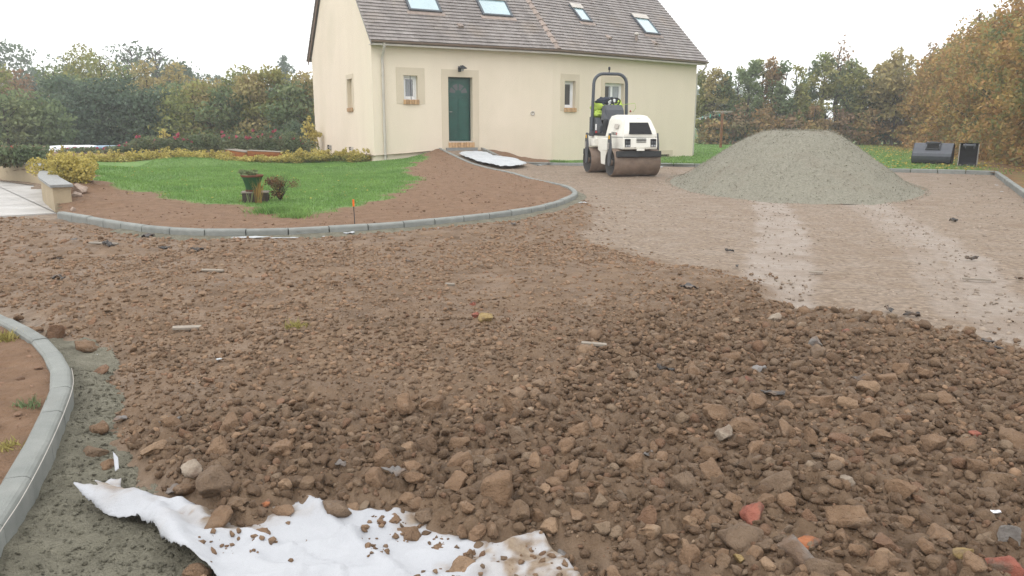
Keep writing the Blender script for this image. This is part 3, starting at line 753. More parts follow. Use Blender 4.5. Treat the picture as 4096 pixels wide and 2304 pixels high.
def fbox(fr, a, b, d0, d1, c, d):      # box in a wall's own directions
    return [fr(a, d0, c), fr(b, d0, c), fr(b, d1, c), fr(a, d1, c), fr(a, d0, d), fr(b, d0, d), fr(b, d1, d), fr(a, d1, d)]
def surround(fr, o, w, bottom=True, tw=None):
    a, b, c, d = o; tw = tw or w; mb = MB(); e = -.012
    lo, hi = min(a, b), max(a, b)
    mb.hexa(fbox(fr, lo - w, hi + w, e, .003, d, d + tw))
    zb = c - w * .55 if bottom else c - .35
    mb.hexa(fbox(fr, lo - w, lo, e, .003, zb, d)); mb.hexa(fbox(fr, hi, hi + w, e, .003, zb, d))
    if bottom: mb.hexa(fbox(fr, lo, hi, e, .003, zb, c))
    mb.build('plaster_surround', 'band', house)
surround(W1, DOOR, .24, False); surround(W1, WIN1, .25); surround(W2, WIN2, .2, True, .24); surround(W2, WIN3, .2, True, .24); surround(WG, GW, .16)
surround(W2, (VENT[0], VENT[1], .4, VENT[3]), .2, False, .17)

def sill(fr, o, parent, n, h=.15, out=.06):
    a, b = min(o[0], o[1]) - .02, max(o[0], o[1]) + .04; w = (b - a) / n
    for k in range(n):
        MB().hexa(fbox(fr, a + k * w + .006, a + (k + 1) * w - .006, -out - random.uniform(0, .008), .16, o[2] - h, o[2] + .006 * random.random())).build('sill_brick', 'brick_sill', parent, bevel=.004)
def window(fr, o, nsash, bricks, curtain=True, rev_d=.17):
    a, b, c, d = min(o[0], o[1]), max(o[0], o[1]), o[2], o[3]
    f = MB(); t = .06
    for q in ((a, b, c, c + t), (a, b, d - t, d), (a, a + t, c + t, d - t), (b - t, b, c + t, d - t)):
        f.hexa(fbox(fr, q[0], q[1], rev_d - .03, rev_d + .05, q[2], q[3]))
    win = f.build('window', 'pvc_white', house)
    w = (b - a - 2 * t) / nsash
    for k in range(nsash):
        x0 = a + t + k * w; x1 = x0 + w; s = MB(); u = .055
        for q in ((x0, x1, c + t, c + t + u), (x0, x1, d - t - u, d - t), (x0, x0 + u, c + t + u, d - t - u), (x1 - u, x1, c + t + u, d - t - u)):
            s.hexa(fbox(fr, q[0] + .003, q[1] - .003, rev_d - .012, rev_d + .04, q[2] + .002, q[3] - .002))
        s.build('sash', 'pvc_white', win)
        MB().hexa(fbox(fr, x0 + u - .004, x1 - u + .004, rev_d + .01, rev_d + .02, c + t + u - .004, d - t - u + .004)).build('pane', 'win_glass', win)
    if bricks: sill(fr, o, win, bricks)
    return win
wA = window(W1, WIN1, 1, 6)
MB().hexa(fbox(W1, WIN1[0] + .13, WIN1[1] - .27, .172, .178, WIN1[2] + .12, ZT - .12)).build('curtain', 'curtain', wA)
MB().tube([W1((WIN1[0] + WIN1[1]) / 2 + .02, .03, WIN1[2]), W1((WIN1[0] + WIN1[1]) / 2, .03, ZT)], .012, 6).build('security_bar', 'dark_metal', wA)
wB = window(W2, WIN2, 1, 5)
wC = window(W2, WIN3, 2, 6)
MB().hexa(fbox(W2, WIN3[0] + .38, WIN3[1] - .14, .172, .178, WIN3[2] + .14, ZT - .12)).build('curtain', 'curtain', wC)
gwin = MB(); gwin.hexa(fbox(WG, GW[0], GW[1], .13, .16, GW[2], GW[3])); gwn = gwin.build('window', 'band', house)
sill(WG, GW, gwn, 2, .13, .05)
for o in (GA, GB):
    v = MB(); v.hexa(fbox(WG, o[0], o[1], .03, .06, o[2], o[3])); vv = v.build('vent', 'slot_black', house)
    n = 4; lo, hi = min(o[0], o[1]), max(o[0], o[1])
    for k in range(n):
        z = o[2] + (o[3] - o[2]) * (k + .5) / n
        MB().hexa(fbox(WG, lo + .01, lo + (hi - lo) * (.55 if k % 2 else .75), .005, .03, z - .018, z + .018)).build('slat', 'gutter', vv)
MB().hexa(fbox(W2, VENT[0], VENT[1], .12, .15, VENT[2], VENT[3])).build('cellar_window', 'win_glass', house)

# front door
a, b, c, d = DOOR; dm = (a + b) / 2; dd = .2
dr = MB().hexa(fbox(W1, a + .05, b - .05, dd, dd + .045, c + .03, d - .05)).build('door', 'door_green', house)
f = MB()
f.hexa(fbox(W1, a, a + .05, dd - .02, dd + .06, c, d)); f.hexa(fbox(W1, b - .05, b, dd - .02, dd + .06, c, d)); f.hexa(fbox(W1, a + .05, b - .05, dd - .02, dd + .06, d - .05, d))
f.build('door_frame', 'door_frame', dr)
MB().hexa(fbox(W1, a, b, -.02, dd + .02, c - .03, c + .012)).build('threshold', 'gutter', dr)
pw = (b - a - .1)
for z0, z1 in ((.12, .33), (.4, .92), (1.0, 1.42)):
    for x0, x1 in ((.08, .46), (.54, .92)):
        l, r = a + .05 + pw * x0, a + .05 + pw * x1
        m = MB(); m.hexa(fbox(W1, l, r, dd - .004, dd + .001, c + z0, c + z1))
        for q in ((l - .02, r + .02, c + z0 - .02, c + z0), (l - .02, r + .02, c + z1, c + z1 + .02), (l - .02, l, c + z0, c + z1), (r, r + .02, c + z0, c + z1)):
            m.hexa(fbox(W1, q[0], q[1], dd - .014, dd + .001, q[2], q[3]))
        m.build('door_panel', 'door_green', dr)
for z0, z1 in ((1.5, 1.54), (.36, .385)): MB().hexa(fbox(W1, a + .06, b - .06, dd - .014, dd + .001, c + z0, c + z1)).build('door_rail', 'door_green', dr)
zc = c + 1.62
for k in range(4):                                  # fanlight
    a0, a1 = R_(45 * k + 5), R_(45 * k + 40); P = []
    for rr_, rng_ in ((.12, np.linspace(a0, a1, 6)), (.33, np.linspace(a1, a0, 8))):
        for w in rng_: P.append(W1(dm - rr_ * math.cos(w), dd - .004, zc + rr_ * math.sin(w) * .95))
    MB().prism(P, (*(N1 * .003), 0)).build('fanlight_pane', 'fan_glass', dr)
MB().tube([W1(a + .1, dd - .05, c + 1.0), W1(a + .2, dd - .05, c + 1.0)], .012, 6).build('door_handle', 'steel_edge', dr)
sill(W1, (a, b, c - .03, d), dr, 9, .17, .1)
MB().hexa(fbox(W1, a - .12, b + .12, -.16, .0, c - .45, c - .205)).build('door_step', 'cap_concrete', house)
# wall lamp
lx = s1(1838); lp = W1(lx, -.02, 3.22); mb = MB().tube([lp, lp + np.array([*(-N1 * .1), .1]), lp + np.array([*(-N1 * .24), .07])], .018, 8)
lamp = mb.build('wall_lamp', 'dark_metal', house)
hd_ = lp + np.array([*(-N1 * .26), .03])
MB().lathe([(.02, .08), (.05, .06), (.15, -.01), (.16, -.03), (.14, -.02), (.04, .04)], hd_).build('lamp_shade', 'dark_metal', lamp)
MB().lathe([(.001, -.12), (.04, -.1), (.05, -.05), (.04, 0), (.03, .03)], hd_, n=12).build('bulb', 'lamp_lens', lamp)
MB().box(tuple(lp), (.1, .06, .18), TH1).build('lamp_base', 'dark_metal', lamp)
# round vent in the wall
vp = W1(s1(2131), 0, zat(2131, 453, s1(2131), W1)); MB().lathe([(.08, 0), (.08, .03), (.055, .03), (.05, .012), (.001, .012)], vp, axis=(-N1[0], -N1[1], 0), n=18).build('wall_vent', 'gutter', house)
vp = W1(s1(1536), 0, zat(1536, 628, s1(1536), W1)); MB().lathe([(.03, 0), (.03, .01), (.001, .012)], vp, axis=(-N1[0], -N1[1], 0), n=10).build('drain_hole', 'slot_black', house)

# roof
HT = math.tan((TH2 - TH1) / 2); COSP = 1 / math.hypot(1, RTAN); SINP = RTAN * COSP
dk = MB()
def R1(s, d, off=0.0): return W1(s, d - off * SINP, roof_z(d) + off * COSP)
def R2(s, d, off=0.0): return W2(s, d - off * SINP, roof_z(d) + off * COSP)
hr = HW / 2
for off in (-.03, -.11):
    dk.add([R1(-.1, -EOV + .03, off), R1(HL1 - (-EOV) * HT, -EOV + .03, off), R1(HL1 - hr * HT, hr, off), R1(-.1, hr, off)], [(0, 1, 2, 3)])
    dk.add([R2(-EOV * HT, -EOV + .03, off), R2(HL2 + .25, -EOV + .03, off), R2(HL2 + .25, hr, off), R2(hr * HT, hr, off)], [(0, 1, 2, 3)])
def Rb(fr, s, d): return fr(s, d, roof_z(HW - d))
dk.add([Rb(W1, -.1, hr), Rb(W1, HL1 - hr * HT, hr), Rb(W1, HL1 - (HW + EOV) * HT, HW + EOV), Rb(W1, -.1, HW + EOV)], [(0, 1, 2, 3)])
dk.add([Rb(W2, hr * HT, hr), Rb(W2, HL2 + .25, hr), Rb(W2, HL2 + .25, HW + EOV), Rb(W2, (HW + EOV) * HT, HW + EOV)], [(0, 1, 2, 3)])
roof = dk.build('roof', 'tile', house)
EXPO = .172; dstep = EXPO * COSP; ncr = int((hr + EOV) / dstep)
for fr, lo, hi in ((R1, lambda d: -.13, lambda d: HL1 - d * HT), (R2, lambda d: d * HT, lambda d: HL2 + .28)):
    for k in range(ncr):
        d0 = -EOV + k * dstep; d1 = d0 + dstep * 1.25; a, b = lo(d0), hi(d0)
        mb = MB(); tw = .235; s = a + (-(k % 2) * tw / 2 if fr is R1 else 0); first = True
        while s < b - .01:
            e = min(s + tw, b); st = max(s, a)
            if e - st > .02:
                h0 = .042 + random.uniform(-.0025, .0035); h1 = .004
                j = random.uniform(-.003, .003)
                mb.hexa([fr(st + .0025, d0 + j, h0 - .022), fr(e - .0025, d0 + j, h0 - .022), fr(e - .0025, d1, h1 - .022), fr(st + .0025, d1, h1 - .022),
                         fr(st + .0025, d0 + j, h0), fr(e - .0025, d0 + j, h0), fr(e - .0025, d1, h1), fr(st + .0025, d1, h1)])
            s += tw
        mb.build('tile_course', 'tile', roof)
for k in range(int((hr + EOV) / (dstep * 1.85)) + 1):     # hip tiles
    d0 = -EOV + k * dstep * 1.85; d1 = min(d0 + dstep * 2.1, hr)
    if d1 <= d0 + .02: break
    def hp(d, dx, off): 
        base = W1(HL1 - d * HT, d, roof_z(d)); bis = (E1 + E2) / np.linalg.norm(E1 + E2); nn = (N1 + N2) / np.linalg.norm(N1 + N2)
        return base + np.array([*(bis * dx), 0]) + np.array([*(-nn * off * SINP), off * COSP])
    mb = MB(); w0, w1_ = .15, .115; V = []
    for d_, w, o in ((d0, w0, .085), (d1, w1_, .055)):
        for t in (-1, -.6, 0, .6, 1): V.append(hp(d_, w * t, o - .06 * abs(t) ** 1.6))
    mb.add(V, [(i, i + 1, i + 6, i + 5) for i in range(4)], True); mb.add(V[:5] + [hp(d0, -w0, -.01), hp(d0, w0, -.01)], [(5, 0, 1, 2, 3, 4, 6)])
    mb.build('hip_tile', 'hip_tile', roof)
# ridge tiles
for fr, a, b in ((W1, -.12, HL1 - hr * HT), (W2, hr * HT, HL2 + .28)):
    n = int((b - a) / .4)
    for k in range(n):
        x0, x1 = a + (b - a) * k / n, a + (b - a) * (k + 1) / n + .03; V = []
        for x, w in ((x0, .16), (x1, .13)):
            for t in (-1, -.5, 0, .5, 1): V.append(fr(x, hr + w * t, roof_z(hr) + .08 - .14 * abs(t)))
        MB().add(V, [(i, i + 1, i + 6, i + 5) for i in range(4)], True).build('ridge_tile', 'hip_tile', roof)
# eaves: fascia, half-round gutter, soffit
for fr, a, b in ((W1, -.08, HL1 + EOV * HT), (W2, -EOV * HT, HL2 + .26)):
    MB().hexa(fbox(fr, a, b, -EOV + .08, -EOV + .1, ZG - .02, ZG + .16)).build('fascia', 'fascia', house)
    MB().hexa(fbox(fr, a, b, -EOV + .1, .0, ZG - .02, ZG + .0)).build('soffit', 'gutter', house)
    m = MB(); n = 8; V = []
    for s in (a - .02, b + .02):
        for rd in (.072, .064):
            for k in range(n + 1):
                w = math.pi * k / n; V.append(fr(s, -EOV + .005 - rd * math.cos(w), ZG + .1 - rd * math.sin(w) * .9))
    q = n + 1
    m.add(V, [(k, k + 1, 2 * q + k + 1, 2 * q + k) for k in range(n)] + [(q + k, q + k + 1, 3 * q + k + 1, 3 * q + k) for k in range(n)], True)
    g = m.build('gutter', 'fascia', house)
    MB().hexa(fbox(fr, a, b, -EOV + .02, -EOV + .08, ZG - .04, ZG + .015)).build('gutter_board', 'gutter', g)
# verge boards on the left gable
for sgn, d0, d1 in ((1, -EOV, hr), (-1, HW + EOV, hr)):
    P0 = W1(-.1, d0, (roof_z(d0) if sgn > 0 else roof_z(HW - d0))); P1 = W1(-.1, d1, roof_z(hr))
    V = [P0 + np.array([0, 0, -.14]), P1 + np.array([0, 0, -.14]), P1 + np.array([0, 0, .03]), P0 + np.array([0, 0, .03])]
    MB().prism(V, (*(E1 * .03), 0)).build('verge_board', 'fascia' if sgn < 0 else 'tile', house)
# rear slope tiles show along the left verge
for k in range(ncr):
    d0 = -EOV + k * dstep; d1 = d0 + dstep * 1.2
    def rb(s, d, off): return W1(s, HW - d + off * SINP, roof_z(d) + off * COSP)
    MB().hexa([rb(-.16, d0, .02), rb(.5, d0, .02), rb(.5, d1, -.01), rb(-.16, d1, -.01), rb(-.16, d0, .05), rb(.5, d0, .05), rb(.5, d1, .02), rb(-.16, d1, .02)]).build('verge_tile', 'tile', roof)

def roof_hit(fr, C, Nn, sx, sy):       # a line of sight onto a roof slope
    dv = ray(sx, sy); o = np.array([0, 0, CAM_H]); n = np.array([*(-Nn * RTAN), 1.0]); p0 = np.array([*C, roof_z(0)])
    t = ((p0 - o) @ n) / (dv @ n); p = o + dv * t; return (p[:2] - C) @ (E1 if fr is R1 else E2), (p[:2] - C) @ Nn
def skylight(fr, s0, s1_, d0, d1):
    t = .07; m = MB()
    def sb(mb, a, b, c, d, o0, o1): mb.hexa([fr(a, c, o0), fr(b, c, o0), fr(b, d, o0), fr(a, d, o0), fr(a, c, o1), fr(b, c, o1), fr(b, d, o1), fr(a, d, o1)])
    for q in ((s0, s1_, d0, d0 + t * .7), (s0, s1_, d1 - t, d1), (s0, s0 + t, d0 + t * .7, d1 - t), (s1_ - t, s1_, d0 + t * .7, d1 - t)): sb(m, *q, -.05, .1)
    sk = m.build('skylight', 'rops_grey', house)
    m = MB(); sb(m, s0 + t - .005, s1_ - t + .005, d0 + t * .7 - .005, d1 - t + .005, .05, .075); m.build('pane', 'sky_glass', sk)
    m = MB(); sb(m, s0 - .09, s1_ + .09, d0 - .12, d0 - .002, .03, .045); m.build('flashing', 'hip_tile', sk)
    m = MB(); sb(m, s0 + .01, s1_ - .01, d1 - t - .1, d1 + .02, .1, .125); m.build('hood', 'gutter', sk)
for fr, C, Nn, bl, br, dl in ((R1, HC0, N1, (1637, 50), (1766, 53), .8), (R1, HC0, N1, (1931, 67), (2051, 73), .8)):
    sa_, da = roof_hit(fr, C, Nn, *bl); sb_, db = roof_hit(fr, C, Nn, *br); skylight(fr, sa_, sb_, (da + db) / 2, (da + db) / 2 + dl)
for bl, br, tl in (((2321, 88), (2369, 95), (2268, 22)), ((2579, 138), (2640, 145), (2513, 62))):
    sa_, da = roof_hit(R2, HC1, N2, *bl); sb_, db = roof_hit(R2, HC1, N2, *br); _, dt = roof_hit(R2, HC1, N2, *tl); skylight(R2, sa_, sb_, (da + db) / 2, dt)
for fr, C, Nn, px in ((R1, HC0, N1, (1841, 109)), (R2, HC1, N2, (2434, 155)), (R2, HC1, N2, (2618, 176))):
    s_, d_ = roof_hit(fr, C, Nn, *px)
    MB().hexa([fr(s_ - .1, d_ - .06, .03), fr(s_ + .1, d_ - .06, .03), fr(s_ + .1, d_ + .16, .01), fr(s_ - .1, d_ + .16, .01), fr(s_ - .08, d_ - .05, .11), fr(s_ + .08, d_ - .05, .11), fr(s_ + .1, d_ + .16, .02), fr(s_ - .1, d_ + .16, .02)]).build('vent_tile', 'hip_tile', roof)
s_, d_ = roof_hit(R2, HC1, N2, 2545, 165); p = R2(s_, d_, 0)
m = MB().tube([p, p + np.array([0, 0, .25])], .06, 10); vp_ = m.build('roof_vent', 'hip_tile', house)
MB().lathe([(.001, .34), (.06, .33), (.1, .28), (.1, .24), (.06, .22)], p, n=12).build('cowl', 'gutter', vp_)
# downpipes
def pipe(P, name='downpipe', r=.042): return MB().tube(P, r, 10).build(name, 'gutter', house)
sd_ = .34
pp = pipe([W1(sd_, -EOV + .02, ZG + .05), W1(sd_, -EOV + .02, ZG - .06), W1(sd_ + .0, -.22, ZG - .22), W1(sd_, -.07, ZG - .36), W1(sd_, -.06, ZG - .5), W1(sd_, -.06, .02)])
for z in (1.3, 2.9): MB().tube([W1(sd_, -.06, z), W1(sd_, -.06, z + .05)], .05, 10).build('pipe_clip', 'gutter', pp)
pipe([W2(HL2 + .2, -EOV + .02, ZG + .04), W2(HL2 + .2, -EOV + .02, ZG - .08), W2(HL2 + .12, -.2, ZG - .3), W2(HL2 + .05, .0, ZG - .42), W2(HL2 + .045, .02, ZG - .6), W2(HL2 + .045, .02, .02)])
pb = A(1250, 590, 33.0)
tag(MB().tube([pb + np.array(q) for q in ((.12, 0, .22), (0, 0, .22), (-.1, 0, .16), (-.14, 0, .02), (-.14, 0, -.45))], .055, 10).build('waste_pipe', 'gutter', house), None)

# ================================================================== ROAD ROLLER
RZ = float(base_z(np.array([ROLLER[0]]), np.array([ROLLER[1]]))[0]) + .0
roller = empty('road_roller', (ROLLER[0], ROLLER[1], RZ), R_(15))
tag(roller, 'white tandem road roller with muddy drums and grey roll bar', 'road roller')
def L_(mb, name, mat, parent=roller, bevel=0.0): return mb.build(name, mat, parent, local=True, bevel=bevel)
DRR, DW = .345, .625
for ya in (-.82, .82):
    m = MB().lathe([(DRR - .02, -DW), (DRR, -DW + .012), (DRR, DW - .012), (DRR - .02, DW)], (0, ya, DRR), (1, 0, 0), 48)
    dr_ = L_(m, 'drum', 'drum_steel')
    for sx in (-1, 1):
        m = MB().lathe([(DRR - .02, DW), (DRR - .035, DW - .01), (DRR - .045, DW - .14), (.1, DW - .15), (.09, DW - .05), (.001, DW - .05)], (0, ya, DRR), (sx, 0, 0), 40)
        L_(m, 'drum_end', 'drum_inside', dr_)
        m = MB().lathe([(.075, DW - .06), (.075, DW + .012), (.06, DW + .02), (.001, DW + .02)], (0, ya, DRR), (sx, 0, 0), 20)
        L_(m, 'hub', 'drum_steel', dr_)
    for sx in (-1, 1):                         # yoke plates carrying the drum
        x = sx * (DW + .005)
        prof = [(ya - .055, 1.07), (ya + .055, 1.07), (ya + .1, .92), (ya + .115, .78), (ya + .1, .68), (ya + .085, .5), (ya + .09, .34), (ya + .05, .26), (ya - .05, .26), (ya - .09, .34), (ya - .085, .5), (ya - .13, .66), (ya - .12, .8), (ya - .09, .92)]
        yk = L_(MB().prism([(x, y, z) for y, z in prof], (sx * .03, 0, 0)), 'yoke_plate', 'plastic_grey', bevel=.006)
        L_(MB().box((x + sx * .034, ya, .97), (.008, .075, .085)), 'sticker', 'yellow_label', yk)
        L_(MB().tube([(x + sx * .045, ya - .01, .84), (x + sx * .045, ya - .01, .68)], .022, 8), 'damper', 'steel_edge', yk)
    # scraper bar
    sg = -1 if ya < 0 else 1
    L_(MB().prism([(-.6, ya + sg * .3, .62), (-.6, ya + sg * .38, .64), (-.6, ya + sg * .4, .5), (-.6, ya + sg * .355, .48)], (1.2, 0, 0)), 'scraper', 'rubber', bevel=.005)
# front chassis and bonnet
m = MB().prism([(-.46, -1.24, .68), (-.46, -1.26, .74), (-.46, -1.24, .97), (-.46, -.28, .97), (-.46, -.28, .68)], (.92, 0, 0)); ch = L_(m, 'front_chassis', 'body_white', bevel=.02)
L_(MB().box((0, -.3, .78), (1.18, .34, .3)), 'chassis_step', 'body_white', ch, .015)
def sec(y, z0, z1, w0, w1, w2): return [(-w0, y, z0), (-w1, y, z1 - .1), (-w2, y, z1), (w2, y, z1), (w1, y, z1 - .1), (w0, y, z0)]
S = [sec(-1.23, .985, 1.05, .45, .45, .44), sec(-1.2, .985, 1.15, .455, .44, .42), sec(-1.06, .985, 1.4, .46, .375, .34), sec(-.85, .985, 1.5, .47, .37, .32), (sec(-.45, .985, 1.53, .48, .38, .32)), sec(-.12, .985, 1.5, .48, .38, .32)]
V = [p for s_ in S for p in s_]; Fs = [(i * 6 + k, i * 6 + k + 1, (i + 1) * 6 + k + 1, (i + 1) * 6 + k) for i in range(len(S) - 1) for k in range(5)] + [tuple(range(6)), tuple(len(V) - 1 - k for k in range(6))]
bon = L_(MB().add(V, Fs), 'bonnet', 'body_white', bevel=.012)
L_(MB().prism([(-.31, -1.225, 1.05), (.31, -1.225, 1.05), (.25, -1.08, 1.335), (-.25, -1.08, 1.335)], (0, -.03, -.0)), 'grille', 'slot_black', bon, .004)
for k in range(4):
    t = (k + .7) / 4.6; z = 1.03 + .29 * t; y = -1.258 + .145 * t; w = .29 - .055 * t
    L_(MB().box((0, y, z), (2 * w, .012, .012)), 'grille_bar', 'rubber', bon)
L_(MB().prism([(-.459, -.86, 1.19), (-.459, -.62, 1.19), (-.432, -.62, 1.3), (-.432, -.86, 1.3)], (-.006, 0, .0)), 'side_grille', 'gutter', bon)
for sx in (-1, 1):
    hl = L_(MB().box((sx * .345, -1.252, .835), (.15, .03, .2)), 'headlight', 'slot_black', bevel=.008)
    for i in range(2):
        for j in range(2):
            L_(MB().box((sx * .345 - .034 + .068 * i, -1.27, .77 + .085 * j), (.05, .012, .045 if j == 0 else .06)), 'lens', 'lamp_lens' if j == 0 else 'plastic_grey', hl)
for k in range(3): L_(MB().box((.02, -1.254, .86 + .038 * k), (.26, .02, .016)), 'vent_slot', 'slot_black', ch)
L_(MB().lathe([(.035, 0), (.035, .006), (.001, .006)], (-.14, -1.25, .745), (0, -1, 0), 16), 'emblem', 'gutter', ch)
L_(MB().box((0, -1.27, .665), (.2, .06, .04)), 'tow_bracket', 'body_white', ch, .006)
# brand lettering as on the machine
Mx = Matrix.Translation((-.478, -.64, 1.06)) @ Matrix.Rotation(-math.pi / 2, 4, 'Z') @ Matrix.Rotation(math.pi / 2 - .15, 4, 'X')
text_part('TEREX', .105, Mx, 'rubber', bon)
L_(MB().prism([(-.478, -.86, 1.03), (-.478, -.82, 1.03), (-.474, -.82, 1.09), (-.474, -.86, 1.09)], (-.006, 0, 0)), 'emblem', 'red_label', bon)
text_part('TEREX', .06, Matrix.Translation((.04, -1.0, 1.445)) @ Matrix.Rotation(.46, 4, 'X'), 'gutter', bon)
# articulated centre and rear chassis
m = MB().prism([(-.45, -.28, 1.0), (-.45, .52, 1.0), (-.45, .5, .62), (-.45, .3, .56), (-.45, .26, .26), (-.45, -.1, .24), (-.45, -.28, .6)], (.9, 0, 0)); mid = L_(m, 'centre_frame', 'body_white', bevel=.025)
L_(MB().box((-.455, -.02, .74), (.01, .24, .03)), 'stripe', 'red_label', mid)
m = MB().prism([(-.46, .52, 1.0), (-.46, 1.22, 1.0), (-.46, 1.25, .7), (-.46, .52, .7)], (.92, 0, 0)); rear = L_(m, 'rear_chassis', 'body_white', bevel=.02)
L_(MB().box((0, .62, .82), (1.16, .3, .2)), 'chassis_step', 'body_white', rear, .015)
plat = L_(MB().box((0, .56, 1.03), (.94, 1.25, .06)), 'platform', 'rubber', bevel=.01)
m = MB().prism([(-.46, .36, 1.06), (-.46, 1.16, 1.06), (-.46, 1.16, 1.5), (-.46, .7, 1.46), (-.46, .5, 1.3), (-.46, .36, 1.24)], (.14, 0, 0)); pod = L_(m, 'side_pod', 'plastic_grey', bevel=.02)
L_(MB().box((-.465, .62, 1.22), (.008, .1, .16)), 'label', 'white_label', pod)
L_(MB().box((-.465, .6, 1.09), (.008, .12, .05)), 'label', 'red_label', pod)
m = MB().prism([(.32, .36, 1.06), (.32, 1.16, 1.06), (.32, 1.16, 1.5), (.32, .7, 1.46), (.32, .5, 1.3)], (.14, 0, 0)); L_(m, 'side_pod', 'plastic_grey', bevel=.02)
m = MB().prism([(-.36, .02, 1.06), (-.36, .34, 1.06), (-.36, .5, 1.62), (-.36, .46, 1.78), (-.36, .3, 1.8), (-.36, .16, 1.66)], (.5, 0, 0)); con = L_(m, 'console', 'plastic_grey', bevel=.03)
m = MB().prism([(-.46, .1, 1.42), (-.46, .3, 1.38), (-.36, .46, 1.76), (-.36, .3, 1.78)], (.1, 0, 0)); L_(m, 'console_cover', 'plastic_grey', con)
L_(MB().lathe([(.07, 0), (.07, .32), (.055, .36), (.001, .37)], (-.4, .1, 1.06), n=16), 'filter_canister', 'rubber', con)
st_c = np.array([-.02, .56, 1.86]); ring = [st_c + np.array([.19 * math.cos(w), .19 * math.sin(w) * .8, .19 * math.sin(w) * -.6]) for w in np.linspace(0, 2 * math.pi, 25)]
sw = L_(MB().tube(ring, .017, 8, cap=False), 'steering_wheel', 'rubber')
for w in (0, 2.1, 4.2): L_(MB().tube([st_c, st_c + np.array([.19 * math.cos(w), .152 * math.sin(w), -.114 * math.sin(w)])], .012, 6), 'spoke', 'rubber', sw)
L_(MB().tube([st_c, (-.05, .36, 1.72)], .025, 8), 'steering_column', 'rubber', sw)
seat = L_(MB().prism([(-.25, .76, 1.4), (-.25, 1.12, 1.4), (-.25, 1.2, 1.92), (-.25, 1.1, 1.94), (-.25, 1.0, 1.54), (-.25, .76, 1.52)], (.5, 0, 0)), 'seat', 'rubber', bevel=.03)
L_(MB().box((0, .95, 1.23), (.36, .3, .34)), 'seat_base', 'rubber', seat)
P = []; rad = .27; xr, zt = .475, 2.62
P += [(-xr - .03, .84, 1.0), (-xr - .02, .84, 1.6), (-xr, .84, zt - rad)]
P += [(-xr + rad - rad * math.cos(w), .84, zt - rad + rad * math.sin(w)) for w in np.linspace(.25, 1.57, 6)]
P += [(xr - rad + rad * math.sin(w), .84, zt - rad + rad * math.cos(w)) for w in np.linspace(0, 1.3, 6)]
P += [(xr, .84, zt - rad), (xr + .02, .84, 1.6), (xr + .03, .84, 1.0)]
rops = L_(MB().tube(P, .043, 10), 'roll_bar', 'rops_grey')
L_(MB().tube([(-.04, .84, zt + .03), (-.04, .84, zt + .12)], .014, 6), 'aerial_stub', 'rubber', rops)
L_(MB().lathe([(.001, .19), (.03, .18), (.034, .12), (.02, .1)], (-.04, .84, zt), n=8), 'beacon_socket', 'steel_dark', rops)
for sx in (-1, 1): L_(MB().box((sx * .5, .84, 1.04), (.1, .16, .12)), 'roll_bar_foot', 'plastic_grey', rops, .01)
L_(MB().tube([(.1, .3, 1.8), (.5, .3, 1.84), (.55, .34, 1.72), (.5, .4, 1.62)], .006, 5), 'cable', 'hivis', con)

# high-visibility jacket thrown over the seat
def blob(c, r, seed, amp, n=26, squash=None):
    th_ = np.linspace(0, math.pi, n); ph = np.linspace(0, 2 * math.pi, 2 * n, endpoint=False)
    T, Pp = np.meshgrid(th_, ph, indexing='ij'); D = np.stack([np.sin(T) * np.cos(Pp), np.sin(T) * np.sin(Pp), np.cos(T)], -1)
    k = 1 + amp * (vn3(D * 2.2 + 9, seed) - .5) * 2 + amp * .6 * (vn3(D * 5 + 3, seed + 1) - .5) * 2
    V = np.array(c) + D * k[..., None] * np.array(r); m = 2 * n
    F = np.array([(i * m + j, i * m + (j + 1) % m, (i + 1) * m + (j + 1) % m, (i + 1) * m + j) for i in range(n - 1) for j in range(m)])
    return V.reshape(-1, 3), F
jk = empty('work_jacket', (ROLLER[0], ROLLER[1], RZ), R_(15))
tag(jk, 'yellow high-visibility jacket with dark panels thrown over the roller seat', 'jacket')
for nm, c, r, mt, sd in (('jacket_body', (-.08, 1.0, 1.76), (.36, .2, .17), 'hivis', 3), ('sleeve', (-.33, .9, 1.56), (.14, .16, .1), 'hivis', 5), ('sleeve', (.3, .95, 1.72), (.13, .15, .22), 'hivis', 6),
                         ('dark_panel', (-.06, .93, 1.9), (.3, .15, .12), 'navy_cloth', 8), ('dark_panel', (-.2, .85, 1.72), (.06, .1, .17), 'navy_cloth', 9), ('reflective_band', (-.02, .84, 1.86), (.05, .09, .12), 'reflective', 10), ('reflective_band', (.12, .86, 1.9), (.05, .08, .07), 'reflective', 12)):
    V, F = blob(c, r, sd, .28, 18); np_mesh(nm, V, F, mt, jk, True, local=True)

# ================================================================== GRAVEL PILE
PC = np.array([6.75, 18.55])
def pile_h(x, y):
    dx, dy = x - PC[0] - .2 * (y - PC[1]), y - PC[1]
    dy = np.where(dy < 0, dy / 4.5, dy / 3.2)
    a = np.arctan2(dy, dx / 2.62)
    rr_ = np.hypot(np.abs(dx / 2.62) ** 1.0, dy) * (1 + .09 * (vn2(a * 1.3 + 4, a * 0 + .5, 7) - .5) * 2)
    t = (1.0 - rr_) / .66
    h = 1.24 * np.clip(.5 * (t + 1 - np.sqrt((t - 1) ** 2 + .02)), 0, None) + .05 * np.exp(-(t / .12) ** 2)
    h = np.minimum(h, 1.22 + .06 * (fbm(x * 1.5, y * 1.5, 112) - .5))
    toe = np.clip(1.12 - rr_, 0, .3) * .12
    return np.where(rr_ < 1.12, h + toe * 1.6 + (.1 * (fbm(x * 1.7, y * 1.7, 113) - .5) + .04 * (fbm(x * 8, y * 8, 114, 3) - .5)) * sstep(1.05, .8, rr_), -.2)
xs = np.arange(PC[0] - 3.6, PC[0] + 3.7, .045); ys = np.arange(PC[1] - 5.0, PC[1] + 3.8, .05)
